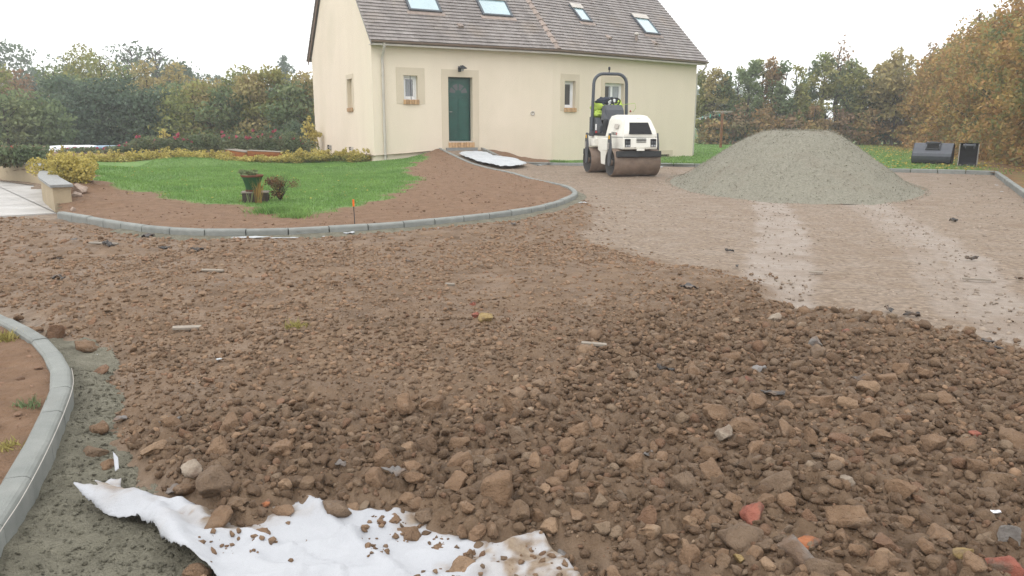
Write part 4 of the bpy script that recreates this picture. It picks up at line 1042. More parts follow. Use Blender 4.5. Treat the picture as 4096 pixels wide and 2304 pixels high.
X, Y = np.meshgrid(xs, ys); H = pile_h(X, Y); F = grid_faces(len(ys), len(xs)); keep = (H.ravel()[F] > -.1).all(1)
F = F[keep]; used = np.unique(F); mp = np.full(X.size, -1); mp[used] = np.arange(len(used))
pm('gravel', [(.3, (.19, .178, .138)), (.5, (.27, .255, .2)), (.72, (.35, .332, .268))], 26, 10, .9, bump=(60, .015, 22, .015), island=.16, second=(1.1, (.25, .215, .165), .55, .8))
pl = empty('gravel_pile', (PC[0], PC[1], 0)); tag(pl, 'large pale grey gravel pile in front of the back kerb', 'gravel pile')
zb = base_z(X, Y) + H - .035
np_mesh('heap', np.stack([X.ravel()[used], Y.ravel()[used], zb.ravel()[used]], 1), mp[F], 'gravel', pl, True)

# ================================================================== STONES
fold1 = [tuple(G(x, y, .02)[:2]) for x, y in [(304, 2021), (429, 2060), (560, 2070), (660, 2110), (700, 2200), (760, 2290), (800, 2330)]]
fold2 = [tuple(G(x, y, .02)[:2]) for x, y in [(1243, 2013), (1330, 2120), (1430, 2200), (1550, 2290), (1600, 2340)]]
fold3 = [tuple(G(x, y, .02)[:2]) for x, y in [(400, 2000), (480, 2030), (720, 2060), (850, 2130)]]
fold4 = [tuple(G(x, y, .02)[:2]) for x, y in [(1900, 2300), (2000, 2220), (2180, 2180)]]
def cloth_z(x, y):
    r_ = lambda f, w, h: h * np.exp(-(pdist(x, y, f) / w) ** 2)
    z = np.maximum(mort_z(x, y) * (sdist(x, y, mortpoly) > -.05), drive_z(x, y) * (1 - .0) - .02 - .12 * loose(x, y)) + .02
    z = np.maximum(z, .022) + r_(fold1, .045, .045) + r_(fold2, .028, .03) + r_(fold3, .03, .03) + r_(fold4, .03, .025)
    wx, wy = x + .12 * (fbm(x * 3, y * 3, 133) - .5), y + .12 * (fbm(x * 3, y * 3, 134) - .5)
    w = vn2(wx * 3 + 1.7 * wy, wy * 6 - wx * 2, 131); w2 = vn2(wx * 9 - 5 * wy, wy * 8 + wx * 3, 137)
    z = z + .024 * (1 - np.abs(2 * w - 1)) ** 4 + .012 * (1 - np.abs(2 * w2 - 1)) ** 3 + .007 * (fbm(x * 7, y * 7, 132) - .5)
    return z
def ico(sub):
    t = (1 + 5 ** .5) / 2
    V = [(-1, t, 0), (1, t, 0), (-1, -t, 0), (1, -t, 0), (0, -1, t), (0, 1, t), (0, -1, -t), (0, 1, -t), (t, 0, -1), (t, 0, 1), (-t, 0, -1), (-t, 0, 1)]
    V = [np.array(v) / np.linalg.norm(v) for v in V]
    F = [(0, 11, 5), (0, 5, 1), (0, 1, 7), (0, 7, 10), (0, 10, 11), (1, 5, 9), (5, 11, 4), (11, 10, 2), (10, 7, 6), (7, 1, 8), (3, 9, 4), (3, 4, 2), (3, 2, 6), (3, 6, 8), (3, 8, 9), (4, 9, 5), (2, 4, 11), (6, 2, 10), (8, 6, 7), (9, 8, 1)]
    for _ in range(sub):
        c = {}; nf = []
        def mid(a, b):
            k = (min(a, b), max(a, b))
            if k not in c: m = V[a] + V[b]; V.append(m / np.linalg.norm(m)); c[k] = len(V) - 1
            return c[k]
        for a, b, d in F:
            x, y, z = mid(a, b), mid(b, d), mid(d, a); nf += [(a, x, z), (b, y, x), (d, z, y), (x, y, z)]
        F = nf
    return np.array(V), np.array(F)
ICO = [ico(0), ico(1), ico(2), ico(3)]
def stone_shape(sub, seed):
    V, F = ICO[sub]; r = np.random.default_rng(seed); V = V.copy()
    for _ in range(8 + (seed % 5)):                      # chipped facets
        n = r.normal(size=3); n /= np.linalg.norm(n); c = r.uniform(.42, .78); h = V @ n
        V -= np.where(h > c, (h - c) * .95, 0)[:, None] * n
    k = 1 + .3 * (vn3(V * 1.7 + seed, seed) - .5) + .16 * (vn3(V * 4 + seed, seed + 1) - .5)
    if sub == 3: k = k + .07 * (vn3(V * 9 + seed, seed + 2) - .5)
    V = V * k[:, None] * np.array([1, r.uniform(.65, .95), r.uniform(.5, .8)])
    if sub == 0: V = V * r.uniform(.75, 1.2, (len(V), 1))
    return V / np.abs(V).max(), F
PROT = {0: [stone_shape(0, 100 + i) for i in range(14)], 1: [stone_shape(1, 200 + i) for i in range(16)], 2: [stone_shape(2, 300 + i) for i in range(14)], 3: [stone_shape(3, 400 + i) for i in range(14)]}
def rot_rand(n, r, flat_=.5):
    a, b, c = r.uniform(0, 2 * np.pi, n), r.normal(0, flat_, n), r.normal(0, flat_, n)
    ca, sa, cb, sb, cc, sc = np.cos(a), np.sin(a), np.cos(b), np.sin(b), np.cos(c), np.sin(c)
    Rz = np.zeros((n, 3, 3)); Rz[:, 0, 0] = ca; Rz[:, 0, 1] = -sa; Rz[:, 1, 0] = sa; Rz[:, 1, 1] = ca; Rz[:, 2, 2] = 1
    Rx = np.zeros((n, 3, 3)); Rx[:, 0, 0] = 1; Rx[:, 1, 1] = cb; Rx[:, 1, 2] = -sb; Rx[:, 2, 1] = sb; Rx[:, 2, 2] = cb
    Ry = np.zeros((n, 3, 3)); Ry[:, 1, 1] = 1; Ry[:, 0, 0] = cc; Ry[:, 0, 2] = sc; Ry[:, 2, 0] = -sc; Ry[:, 2, 2] = cc
    return Rz @ Rx @ Ry
def scatter_mesh(name, P, S, sub, mat, seed, flat_=.5, parent=None, zs=1.0):
    r = np.random.default_rng(seed); n = len(P); Rm = rot_rand(n, r, flat_); kind = r.integers(0, len(PROT[sub]), n); VV, FF = [], []; base = 0
    for k in range(len(PROT[sub])):
        idx = np.where(kind == k)[0]
        if not len(idx): continue
        v, f = PROT[sub][k]; w = np.einsum('nij,vj->nvi', Rm[idx], v) * S[idx][:, None, None] * np.array([1, 1, zs]) + P[idx][:, None, :]
        VV.append(w.reshape(-1, 3)); FF.append((f[None] + (np.arange(len(idx)) * len(v))[:, None, None]).reshape(-1, 3) + base); base += len(idx) * len(v)
    return np_mesh(name, np.concatenate(VV), np.concatenate(FF), mat, parent, smooth=(sub >= 2))

def pts_in_view(n, r0, r1, r, half=47.0):
    n = int(n * half / 40)
    rr_ = np.sqrt(r.uniform(r0 ** 2, r1 ** 2, n)); t = r.uniform(R_(-half), R_(half), n)
    return rr_ * np.sin(t), rr_ * np.cos(t)
forbid = lambda x, y: (sdist(x, y, garden) > -.16) | (sdist(x, y, nearbed) > -.02) | (sdist(x, y, slabpoly) > -.05) | (sdist(x, y, rlawn) > -.02)
r = np.random.default_rng(77)
big = []           # (x, y, size) kept apart from one another
def throw(n, r0, r1, s0, s1, cond, gap, pw=1.6):
    x, y = pts_in_view(n, r0, r1, r); s = s0 + (s1 - s0) * r.uniform(0, 1, len(x)) ** pw
    ok = cond(x, y) & ~forbid(x, y)
    for a, b, c in zip(x[ok], y[ok], s[ok]):
        if big:
            B = np.array([q_[:3] for q_ in big])
            if (np.hypot(B[:, 0] - a, B[:, 1] - b) < (B[:, 2] + c) * gap).any(): continue
        big.append((a, b, c))
cz = lambda x, y: (coarse(x, y) > .55) & (loose(x, y) > .6)
mz = lambda x, y: (loose(x, y) > .6)
# stones one can pick out in the photograph: (pixel x, pixel y, pixel length, material, words)
NAMED = [(870, 1943, 150, 'stone', 'largest flat-topped brown stone in the rubble above the white fabric'), (872, 2062, 125, 'stone', 'blocky brown stone leaning on the white fabric below the largest stone'),
         (1050, 2101, 90, 'stone', 'squarish brown stone at the fabric edge with loose soil around'), (775, 2235, 100, 'stone', 'rounded brown stone lying alone on the white fabric near its fold'),
         (1216, 2130, 62, 'stone', 'small round brown stone lying on clean white fabric'), (772, 2072, 88, 'stone', 'dark round stone sitting on the fabric fold beside mortar'),
         (1333, 2002, 125, 'stone', 'smooth egg-shaped brown stone just above the fabric'), (1639, 2077, 125, 'stone', 'broad brown stone half covering the dirty fabric'), (1752, 2136, 75, 'stone', 'upright oval brown stone standing on dirty fabric'),
         (1854, 2211, 125, 'stone', 'big brown stone at the dirty frayed end of the fabric'), (1994, 1978, 150, 'stone', 'wide brown boulder half buried in coarse rubble'), (1545, 1833, 95, 'stone', 'pale smooth wedge-shaped stone in the rubble bank'),
         (1502, 1920, 90, 'stone', 'blocky stone beside the torn grey plastic in the rubble bank'), (1656, 1914, 85, 'stone', 'round brown cobble in the rubble bank'), (1831, 1862, 100, 'stone', 'long upright brown stone in the rubble bank'), (2267, 1792, 95, 'stone', 'rounded brown cobble at the edge of the fine soil'),
         (2145, 1885, 80, 'stone', 'oval brown cobble near the wide boulder'), (770, 1895, 90, 'pale_stone', 'pale jagged limestone lump beside the largest brown stone'), (3008, 2071, 105, 'brick_red', 'broken red brick lump in coarse rubble'), (3224, 2166, 130, 'brick_orange', 'brown stone with bright orange brick face'),
         (3183, 2221, 155, 'stone_grey', 'large smooth grey-brown stone below the orange brick'), (2939, 2155, 170, 'stone', 'long block-shaped stone beside the red brick lump'), (4037, 2155, 115, 'stone_grey', 'grey rounded stone beside shiny foil scrap'), (4035, 1783, 145, 'stone', 'large squat boulder at the edge of the coarse rubble'),
         (3871, 1811, 95, 'stone', 'grey-brown cobble next to the red shard'), (3405, 2121, 165, 'stone', 'broad dome-shaped boulder in coarse rubble'), (2958, 2252, 58, 'ochre', 'yellow ochre pebble next to pale stone'), (3438, 2021, 42, 'ochre', 'small yellow stone below pale ochre lump'),
         (3380, 1938, 75, 'pale_stone', 'pale cream stone with ochre stain in coarse rubble'), (2861, 1711, 110, 'stone', 'slanting brown slab stone in coarse rubble'), (2889, 1777, 80, 'pale_stone', 'pale angular stone beneath the slanting slab'), (3898, 1750, 45, 'brick_red', 'bright red tile shard stuck between stones'),
         (2983, 1550, 55, 'brick_red', 'dull red brick chip near grey plastic'), (3312, 2108, 40, 'brick_red', 'pinkish red pebble among brown cobbles'), (3853, 2246, 65, 'ochre', 'tan rounded stone in coarse rubble'), (4020, 2262, 110, 'brick_red', 'dark red brick chunk coated with mud'), (2740, 1960, 130, 'stone', 'flat muddy boulder sunk in fine rubble'),
         (3255, 1410, 85, 'stone_grey', 'flat pale slab lying near the rolled ground'), (3100, 1150 + 140, 50, 'pale_stone', 'pale chip at the edge of the rolled ground'), (3380, 1345, 30, 'brick_red', 'tiny bright red shard near the rolled ground'), (1905, 1283, 32, 'brick_red', 'small red brick shard in the fine soil'), (1948, 1292, 60, 'ochre', 'tan stone beside the small red shard'), (1890, 1235, 32, 'brick_red', 'flat pinkish tile fragment in fine soil'),
         (66, 1245, 60, 'stone', 'big angular stone next to the end of the near kerb'), (150, 1295, 45, 'stone', 'brown stone lying beside the near kerb'), (215, 1320, 85, 'stone', 'wide flat stone slab near the mortar strip'), (330, 1365, 95, 'stone', 'long brick-shaped stone at the head of the mortar strip'), (395, 1465, 70, 'stone', 'angular stone at the mortar edge'), (395, 1690, 90, 'stone', 'brown lump at the mortar edge beside grey plastic'),
         (380, 1775, 80, 'stone', 'low brown lump on the mortar below the grey plastic'), (430, 1815, 70, 'stone', 'flat brown stone at the mortar edge near the fabric tip'), (1130, 2010, 80, 'stone', 'brown stone at the top of the fabric tongue'), (620, 1960, 60, 'pale_stone', 'upright pale stone near the grey scrap'), (1060, 1990, 55, 'brick_orange', 'small orange brick chip above the fabric')]
for sx, sy, px, mt, lab in NAMED:
    p = G(sx, sy, .07); L = px / FOC * np.hypot(p[1], CAM_H) / 2 * 1.2
    p = G(sx, sy, .07 + L * .2); big.append((p[0], p[1], L, mt, lab))
throw(500, 1.7, 4.6, .036, .068, cz, .75, 2.0)
throw(7500, 1.7, 4.8, .017, .036, cz, .55, 1.3)
throw(5500, 4.0, 8.2, .02, .048, cz, .62, 2.0)
throw(700, 1.9, 3.0, .014, .036, lambda x, y: (loose(x, y) < .5) & (sdist(x, y, loosepoly) > -.34) & (x > -.75) & (fbm(x * 5, y * 5, 141) + .3 * sstep(-.4, .3, x) - .3 * sstep(.05, .35, -sdist(x, y, loosepoly)) > .5), .6, 1.5)
throw(900, 2.4, 7.0, .02, .042, lambda x, y: mz(x, y) & (x < -1.2), .9, 2.2)
Bx = np.array([b[0] for b in big]); By = np.array([b[1] for b in big]); Bs = np.array([b[2] for b in big])
on_cloth = ~(loose(Bx, By) > .5)
Bz = drive_z(Bx, By) + Bs * np.where(on_cloth, .55, .22)
app = Bs / np.hypot(Bx, By); order = np.argsort(-app); n_named = len(NAMED)
solo = list(range(n_named)) + [i for i in order if i >= n_named][:250]
STMESH = {}
def stone_me(k, mt):
    if (k, mt) not in STMESH:
        v, f = PROT[3][k]; me = bpy.data.meshes.new('stone'); me.from_pydata(v.tolist(), [], f.tolist()); me.materials.append(MATS[mt])
        me.polygons.foreach_set('use_smooth', [True] * len(f)); me.update(); STMESH[(k, mt)] = me
    return STMESH[(k, mt)]
for q, i in enumerate(solo):
    named = i < n_named; mt = big[i][3] if named else 'stone_damp'
    if mt == 'stone': mt = 'stone_damp'
    o = link('stone', stone_me(r.integers(0, 14), mt)); s = Bs[i]
    o.location = (Bx[i], By[i], Bz[i]); o.rotation_euler = (r.normal(0, .35), r.normal(0, .35), r.uniform(0, 6.28)); o.scale = (s, s * r.uniform(.85, 1.05), s * r.uniform(.9, 1.25))
    if named: tag(o, big[i][4], 'stone')
    else:
        dcl = -float(sdist(Bx[i:i + 1], By[i:i + 1], loosepoly)[0]); dm_ = float(pdist(Bx[i:i + 1], By[i:i + 1], near)[0]); rr_ = math.hypot(Bx[i], By[i])
        where = ('on the white fabric sheet' if dcl > .02 and rr_ < 3.2 else 'in the rubble bank just above the white fabric' if dcl > -.35 and rr_ < 3.4 and Bx[i] < .6 else 'beside the grey mortar strip' if dm_ < 1.1 else
                 'near the edge of the rolled ground' if dcl > -.8 and rr_ > 4.0 else 'among the coarse rubble')
        size = 'fist-sized' if s > .042 else 'egg-sized'
        tag(o, f'{size} muddy brown stone lying {where}', 'stone', f'loose stones {where}')
rest = np.array(sorted(set(range(len(big))) - set(solo)))
rd = np.hypot(Bx[rest], By[rest])
cr_ = coarse(Bx[rest], By[rest]) > .6
for sel_, sub_, mt_ in ((rest[(rd < 4.4) & cr_], 1, 'stone_damp'), (rest[(rd >= 4.4) & cr_], 0, 'stone_damp'), (rest[~cr_], 1, 'stone')):
    tag(scatter_mesh('rubble', np.stack([Bx[sel_], By[sel_], Bz[sel_]], 1), Bs[sel_], sub_, mt_, 5), kind='stuff')
def field(name, n, r0, r1, s0, s1, cond, sub, mat, seed, sink=.25, pw=1.7, zf=drive_z, flat_=.5, zs=1.0):
    q = np.random.default_rng(seed); x, y = pts_in_view(n, r0, r1, q); ok = cond(x, y, q); x, y = x[ok], y[ok]; x, y = x[~forbid(x, y)], y[~forbid(x, y)]
    s = s0 + (s1 - s0) * q.uniform(0, 1, len(x)) ** pw
    return tag(scatter_mesh(name, np.stack([x, y, zf(x, y) + s * sink], 1), s, sub, mat, seed, flat_, zs=zs), kind='stuff')
field('rubble', 9000, 1.7, 5.0, .008, .022, lambda x, y, q: cz(x, y) | (mz(x, y) & (q.uniform(0, 1, len(x)) < .55)), 0, 'stone_damp', 21)
field('rubble', 24000, 3.0, 8.5, .009, .027, lambda x, y, q: mz(x, y) & (q.uniform(0, 1, len(x)) < .35 + .65 * sstep(.38, .6, fbm(x * 1.2, y * 1.2, 121))), 0, 'stone', 22, pw=2.2, sink=.12, zs=.85)
field('rubble', 15000, 1.8, 5.5, .003, .009, lambda x, y, q: mz(x, y), 0, 'stone', 28, sink=.3)
field('rubble', 20000, 7.0, 15.5, .012, .04, lambda x, y, q: mz(x, y) & (q.uniform(0, 1, len(x)) < .4 + .6 * sstep(.35, .6, fbm(x * .9, y * .9, 122))), 0, 'stone', 23, pw=2.2, sink=.12, zs=.85)
field('rubble', 13000, 4.5, 20.0, .005, .02, lambda x, y, q: (loose(x, y) < .3) & (x > .2), 0, 'pebble', 24, pw=2.4, sink=.0)
field('rubble', 7000, 4.5, 20.0, .012, .032, lambda x, y, q: (loose(x, y) < .3) & (x > .2) & (fbm(x * .8, y * .8, 161) > .42), 0, 'pebble', 30, pw=1.6, sink=-.35)
field('rubble', 9000, 4.5, 15.0, .008, .03, lambda x, y, q: (loose(x, y) < .6) & (q.uniform(0, 1, len(x)) < sstep(-.9, .1, sdist(x, y, loosepoly)) ** 1.5), 0, 'stone', 29, pw=2.2, sink=.05, zs=.8)
field('rubble', 3500, 9.0, 26.0, .012, .035, lambda x, y, q: (loose(x, y) < .3) & (x > .2) & ((pdist(x, y, right) < 1.0) | (pdist(x, y, back) < .6) | (q.uniform(0, 1, len(x)) < .1)), 0, 'pebble', 25, pw=1.8)
field('rubble', 9000, 1.8, 3.2, .002, .016, lambda x, y, q: (loose(x, y) < .4) & (sdist(x, y, loosepoly) > -.5) & (x > -1.0) & (q.uniform(0, 1, len(x)) < sstep(.5, .6, fbm(x * 5, y * 5, 141) + .3 * sstep(-.4, .3, x) - .25 * sstep(.05, .3, -sdist(x, y, loosepoly))) + .015), 0, 'stone_damp', 27, zf=lambda x, y: cloth_z(x, y), pw=2.5, sink=.35)
field('mortar_crumbs', 22000, 1.6, 4.6, .003, .011, lambda x, y, q: (sdist(x, y, mortpoly) > 0) & (x < -.2), 0, 'mortar', 26, zf=mort_z, pw=2)
# clods on the garden soil and on the soil beside the near kerb
q = np.random.default_rng(31); x = q.uniform(-9, 1.5, 7000); y = q.uniform(9.2, 26, 7000)
ok = (sdist(x, y, garden) > .12) & (sdist(x, y, lawnpoly) < -.05); x, y = x[ok], y[ok]; s = .006 + .022 * q.uniform(0, 1, len(x)) ** 3
pm('clod', [(.3, (.14, .083, .053)), (.7, (.24, .15, .1))], 9, 4, .9, island=.3)
tag(scatter_mesh('soil_clods', np.stack([x, y, bed_z(x, y) + s * .0], 1), s, 0, 'clod', 32), kind='stuff')
x, y = pts_in_view(2500, 2.0, 6.5, q, 46); ok = sdist(x, y, nearbed) > .12; x, y = x[ok], y[ok]; s = .006 + .024 * q.uniform(0, 1, len(x)) ** 3
tag(scatter_mesh('soil_clods', np.stack([x, y, np.full(len(x), .115) + s * .3], 1), s, 1, 'clod', 33), kind='stuff')
# gravel grains over the pile
q = np.random.default_rng(41); x = PC[0] + q.uniform(-3.5, 3.5, 12000); y = PC[1] + q.uniform(-5, 2.5, 12000); h = pile_h(x, y); ok = h > .0; x, y, h = x[ok], y[ok], h[ok]
s = .005 + .012 * q.uniform(0, 1, len(x)) ** 2.2
tag(scatter_mesh('gravel_grains', np.stack([x, y, base_z(x, y) + h - .004], 1), s, 0, 'gravel', 42, parent=pl), kind='stuff')
# rocks heaped beside the wall end
for sx, sy, px, lab in ((300, 790, 55, 'pinkish rough rock at the foot of the wall end'), (322, 765, 70, 'larger pale pink rock beside the wall end'), (360, 752, 50, 'brownish rock on the lawn side of the wall end'), (288, 815, 40, 'small low rock against the wall end')):
    p = G(sx, sy, .2); L = px / FOC * p[1] / 2; o = link('rock', stone_me(int(sx) % 14, 'rock_pink')); o.location = (p[0], p[1], float(bed_z(np.array([p[0]]), np.array([p[1]]))[0]) + L * .3); o.scale = (L, L, L * .9); o.rotation_euler = (.2, .3, sx)
    tag(o, lab, 'rock')

# ================================================================== WHITE GEOTEXTILE
def cloth(name, poly, step, zf, label, mat, thick=.004, attrs=None):
    X, Y, F = grid_in(poly, step, step * .2); Z = zf(X, Y)
    # pull the stair-stepped rim onto the true outline
    P = np.array(poly); d = sdist(X, Y, poly); rim = np.abs(d) < step * 1.2
    bx, by = X.copy(), Y.copy(); best = np.full(X.shape, 1e9)
    for i in range(len(P)):
        a, b = P[i], P[(i + 1) % len(P)]; v = b - a; t = np.clip(((X - a[0]) * v[0] + (Y - a[1]) * v[1]) / (v @ v + 1e-12), 0, 1)
        qx, qy = a[0] + t * v[0], a[1] + t * v[1]; dd_ = (X - qx) ** 2 + (Y - qy) ** 2; m_ = dd_ < best; best = np.where(m_, dd_, best); bx = np.where(m_, qx, bx); by = np.where(m_, qy, by)
    cnt = np.bincount(F.ravel(), minlength=len(X)); edge_ = (cnt < 4)
    X = np.where(edge_, bx, X); Y = np.where(edge_, by, Y)
    o = np_mesh(name, np.stack([X, Y, Z], 1), F, mat, smooth=True, attrs={'dirt': attrs(X, Y)} if attrs else None)
    md = o.modifiers.new('thickness', 'SOLIDIFY'); md.thickness = thick; md.offset = 1
    return tag(o, label, 'fabric sheet')
cpoly = [tuple(G(x, y, .03)[:2]) for x, y in [(302, 2020), (345, 2018), (405, 2026), (386, 1990), (410, 1965), (448, 1938), (489, 1942), (484, 1972), (498, 1998), (566, 2008), (600, 2035), (760, 2040), (980, 2060), (1200, 2010), (1243, 2008), (1300, 2040), (1500, 2050), (1800, 2080), (1960, 2040), (2080, 2090), (2250, 2240),
          (2400, 2420), (2000, 2800), (1100, 2700), (900, 2360), (832, 2304), (735, 2276), (661, 2221), (640, 2180), (611, 2146), (522, 2113), (429, 2092), (360, 2058)]]
cloth('fabric_sheet', cpoly, .012, cloth_z, 'white geotextile sheet sticking out from under the coarse rubble beside the mortar', 'fabric_white', .003, lambda x, y: np.clip(sstep(.4, .62, fbm(x * 5, y * 5, 151) + .42 * sstep(-.5, .25, x) - .2 + .2 * sstep(.22, .0, -sdist(x, y, loosepoly))), 0, 1) * (.25 + .75 * sstep(.35, .62, fbm(x * 22, y * 22, 152))))
tpoly = [tuple(G(x, y, .05)[:2]) for x, y in [(458, 1856), (477, 1868), (478, 1890), (462, 1895)]]
cloth('fabric_scrap', tpoly, .004, lambda x, y: .06 + (y - y.min()) * .5, 'small upright white fabric corner between the mortar and the rubble', 'fabric_white', .002)
rp = [tuple(A(x, y, Y)[:2]) for x, y, Y in [(1835, 618, 25.0), (1850, 610, 25.4), (1900, 609, 25.4), (1945, 616, 25.2), (1985, 632, 24.6), (2030, 645, 24.0), (2060, 648, 23.8), (2108, 662, 23.2), (2086, 672, 22.3), (2070, 678, 21.9), (2000, 679, 21.6), (1910, 655, 22.9), (1870, 636, 24.0)]]
def ramp_cloth_z(x, y): return base_z(x, y) + .075 + .05 * (fbm(x * 2.2, y * 2.2, 135) - .4) + .03 * (1 - np.abs(2 * vn2(x * 3, y * 5, 136) - 1))
cloth('fabric_sheet', rp, .06, ramp_cloth_z, 'white geotextile sheet laid up the ramp to the green door', 'fabric_clean', .006)
def scrap(sx, sy, w, h, mat, label, name='plastic_scrap', cat='scrap', z=None, lift=.02, amp=.5, seed=0, rot=None):
    p = G(sx, sy, .06); dist = np.hypot(p[1], CAM_H); L = w * .85 / FOC * dist; q = np.random.default_rng(int(sx + sy) + seed)
    zz = float(drive_z(np.array([p[0]]), np.array([p[1]]))[0]) if z is None else z
    n = 9; u, v = np.meshgrid(np.linspace(-.5, .5, n), np.linspace(-.5, .5, n)); dep = L * h
    rad = np.hypot(u, v); k = 1 - .45 * vn2(np.arctan2(v, u) * 1.6 + 5, rad * 0 + sx * .1, 9) * (rad > .3)
    x, y = u * k * L, v * k * dep; hz = (fbm(u * 3 + sx, v * 3 + sy, 3) - .35) * L * amp
    a = q.uniform(0, 6.28) if rot is None else rot
    V = np.stack([p[0] + x * math.cos(a) - y * math.sin(a), p[1] + x * math.sin(a) + y * math.cos(a), np.maximum(zz + lift + hz, zz - .02)], -1).reshape(-1, 3)
    o = np_mesh(name, V, grid_faces(n, n), mat, smooth=True); md = o.modifiers.new('thickness', 'SOLIDIFY'); md.thickness = .004
    return tag(o, label, cat)
for a_ in [(662, 996, 60, .8, 'scrap_black', 'black crumpled plastic below the curved kerb, larger of two'), (789, 1010, 70, .5, 'scrap_black', 'black torn plastic strip next to the crumpled one below the kerb'), (436, 990, 78, .4, 'scrap_black', 'dark blue-black plastic strip lying flat beside pale slat'), (590, 936, 65, .6, 'scrap_black', 'black plastic tatter close under the curved kerb'),
           (237, 1117, 75, .5, 'scrap_black', 'dark plastic tatter in rubble near the near kerb end'), (240, 1040, 40, .5, 'scrap_black', 'small dark scrap in rubble below the concrete drive'), (300, 970, 36, .7, 'scrap_grey', 'grey upright scrap in rubble near the garden wall'), (480, 1678, 70, .9, 'scrap_grey', 'grey torn plastic sheet at the mortar edge'), (690, 1715, 95, .9, 'scrap_grey', 'grey torn plastic hanging over stones near the mortar'), (700, 1970, 85, .7, 'scrap_grey', 'grey square scrap beside the pale upright stone'),
           (1580, 1955, 110, .6, 'scrap_grey', 'torn grey plastic among stones above the white fabric'), (1370, 1885, 60, .6, 'scrap_grey', 'grey plastic tatter in the rubble bank'), (2250, 2200, 120, .7, 'scrap_grey', 'grey-brown plastic at the end of the dirty fabric'), (2755, 1160, 85, .9, 'scrap_black', 'large black bitumen lump at the edge of the rolled ground'),
           (3088, 1628, 110, .6, 'scrap_black', 'black glossy plastic tatter in coarse rubble'), (3033, 1517, 80, .8, 'scrap_grey', 'slate-grey plastic corner in coarse rubble'), (2660, 1520, 100, .5, 'scrap_black', 'dark plastic strip at the edge of coarse rubble'), (3440, 1560, 90, .5, 'scrap_black', 'dark scrap under a flat stone in coarse rubble'), (2590, 1860, 60, .8, 'scrap_grey', 'small grey scrap in finer rubble'),
           (3560, 1222, 90, .3, 'scrap_black', 'black flattened plastic on the rolled ground, longer of a pair'), (3650, 1238, 80, .3, 'scrap_black', 'black flattened plastic on the rolled ground, shorter of a pair'), (2920, 990, 55, .25, 'scrap_black', 'thin dark strip on rolled ground beside the tyre track'), (2950, 1049, 55, .25, 'scrap_black', 'thin dark strip on rolled ground, below the other strip'), (3815, 872, 70, .2, 'scrap_black', 'long dark strip on rolled ground near the straight kerb'), (3890, 1018, 70, .25, 'scrap_black', 'dark strip lying in the tyre track'),
           (4080, 1093, 50, .4, 'scrap_black', 'dark scrap on pale rolled ground outside the tyre tracks'), (2290, 1003, 28, .4, 'scrap_black', 'small dark chip where loose soil meets rolled ground'), (1632, 1057, 28, .5, 'scrap_black', 'small blue-black chip in loose soil'), (2057, 903, 40, .6, 'scrap_black', 'black lump below the kerb near the tip of the bed'), (1434, 1302, 28, .6, 'scrap_black', 'tiny black chip in loose soil'), (3950, 1390, 70, .5, 'scrap_black', 'dark flat scrap with stones at the rubble edge'), (3990, 1425, 60, .5, 'scrap_black', 'dark lump beside an orange chip at the rubble edge'), (1480, 2075, 60, .45, 'plastic_blue', 'bright blue plastic chip above the white fabric'), (3979, 2094, 48, .5, 'foil', 'crinkled silver foil strip beside grey stone'), (3452, 1597, 30, .8, 'foil', 'small white disc on coarse rubble')]:
    scrap(*a_)
for a_ in [(2332, 806, 42, .7, 'fabric_clean', 'white fabric scrap at the tip of the curved kerb'), (1000, 952, 190, .14, 'fabric_clean', 'long white fabric edge showing under the curved kerb', 'fabric_scrap', 'scrap', None, .015, .06, 0, .05), (1140, 948, 140, .12, 'fabric_clean', 'narrow white fabric edge beyond the long one under the kerb', 'fabric_scrap', 'scrap', None, .015, .06, 0, .1), (1395, 925, 60, .6, 'fabric_clean', 'pale torn fabric lump in rubble below the kerb'), (1293, 934, 14, 1, 'fabric_clean', 'tiny white fabric chip below the orange pin'), (1754, 913, 12, 1, 'fabric_clean', 'tiny white chip below the kerb joints'), (305, 1390, 34, .5, 'fabric_clean', 'white fabric scrap at the head of the mortar, smaller'), (370, 1402, 50, .5, 'fabric_clean', 'white fabric scrap at the head of the mortar, larger'), (877, 1472, 24, 1, 'fabric_clean', 'white speckled scrap in the middle of the loose soil'),
           (2155, 663, 36, .6, 'fabric_clean', 'curled white fabric scrap at the foot of the ramp'), (2645, 664, 28, .5, 'fabric_clean', 'white scrap by the kerb behind the roller'), (3987, 732, 18, .9, 'fabric_clean', 'white plastic lump near the kerb corner, upper'), (4008, 758, 16, .6, 'fabric_clean', 'white plastic lump near the kerb corner, lower'), (2028, 684, 22, .5, 'fabric_clean', 'white scrap beside the kerb below the ramp sheet')]:
    scrap(*a_, **({} if len(a_) > 6 else {'name': 'fabric_scrap', 'amp': .3}))
def slat(sx, sy, px, wpx, ang, label, mat='plank_grey'):
    p = G(sx, sy, .08); d_ = np.hypot(p[1], CAM_H); L, w = px / FOC * d_, wpx / FOC * d_ * 1.5
    zz = float(drive_z(np.array([p[0]]), np.array([p[1]]))[0])
    o = MB().box((0, 0, 0), (L, w, .016)).build('wood_offcut', mat, bevel=.003); o.location = (p[0], p[1], zz + .02); o.rotation_euler = (.06, .05, ang); tag(o, label, 'wood scrap')
slat(748, 1313, 105, 20, .35, 'weathered grey wooden slat lying on the loose soil'); slat(850, 1081, 85, 10, .1, 'pale flat slat lying below the curved kerb'); slat(2375, 1406, 100, 14, -.1, 'pale thin slat at the edge of the coarse rubble'); slat(1800, 1148, 38, 12, 0, 'short pale wooden chip in the loose soil'); slat(415, 978, 110, 14, .05, 'long pale slat beside the dark plastic strip')
slat(3265, 1062, 55, 8, -.05, 'thin pale slat on rolled ground between the tracks'); slat(3910, 1088, 110, 7, -.05, 'long thin pale slat lying in the tyre track')

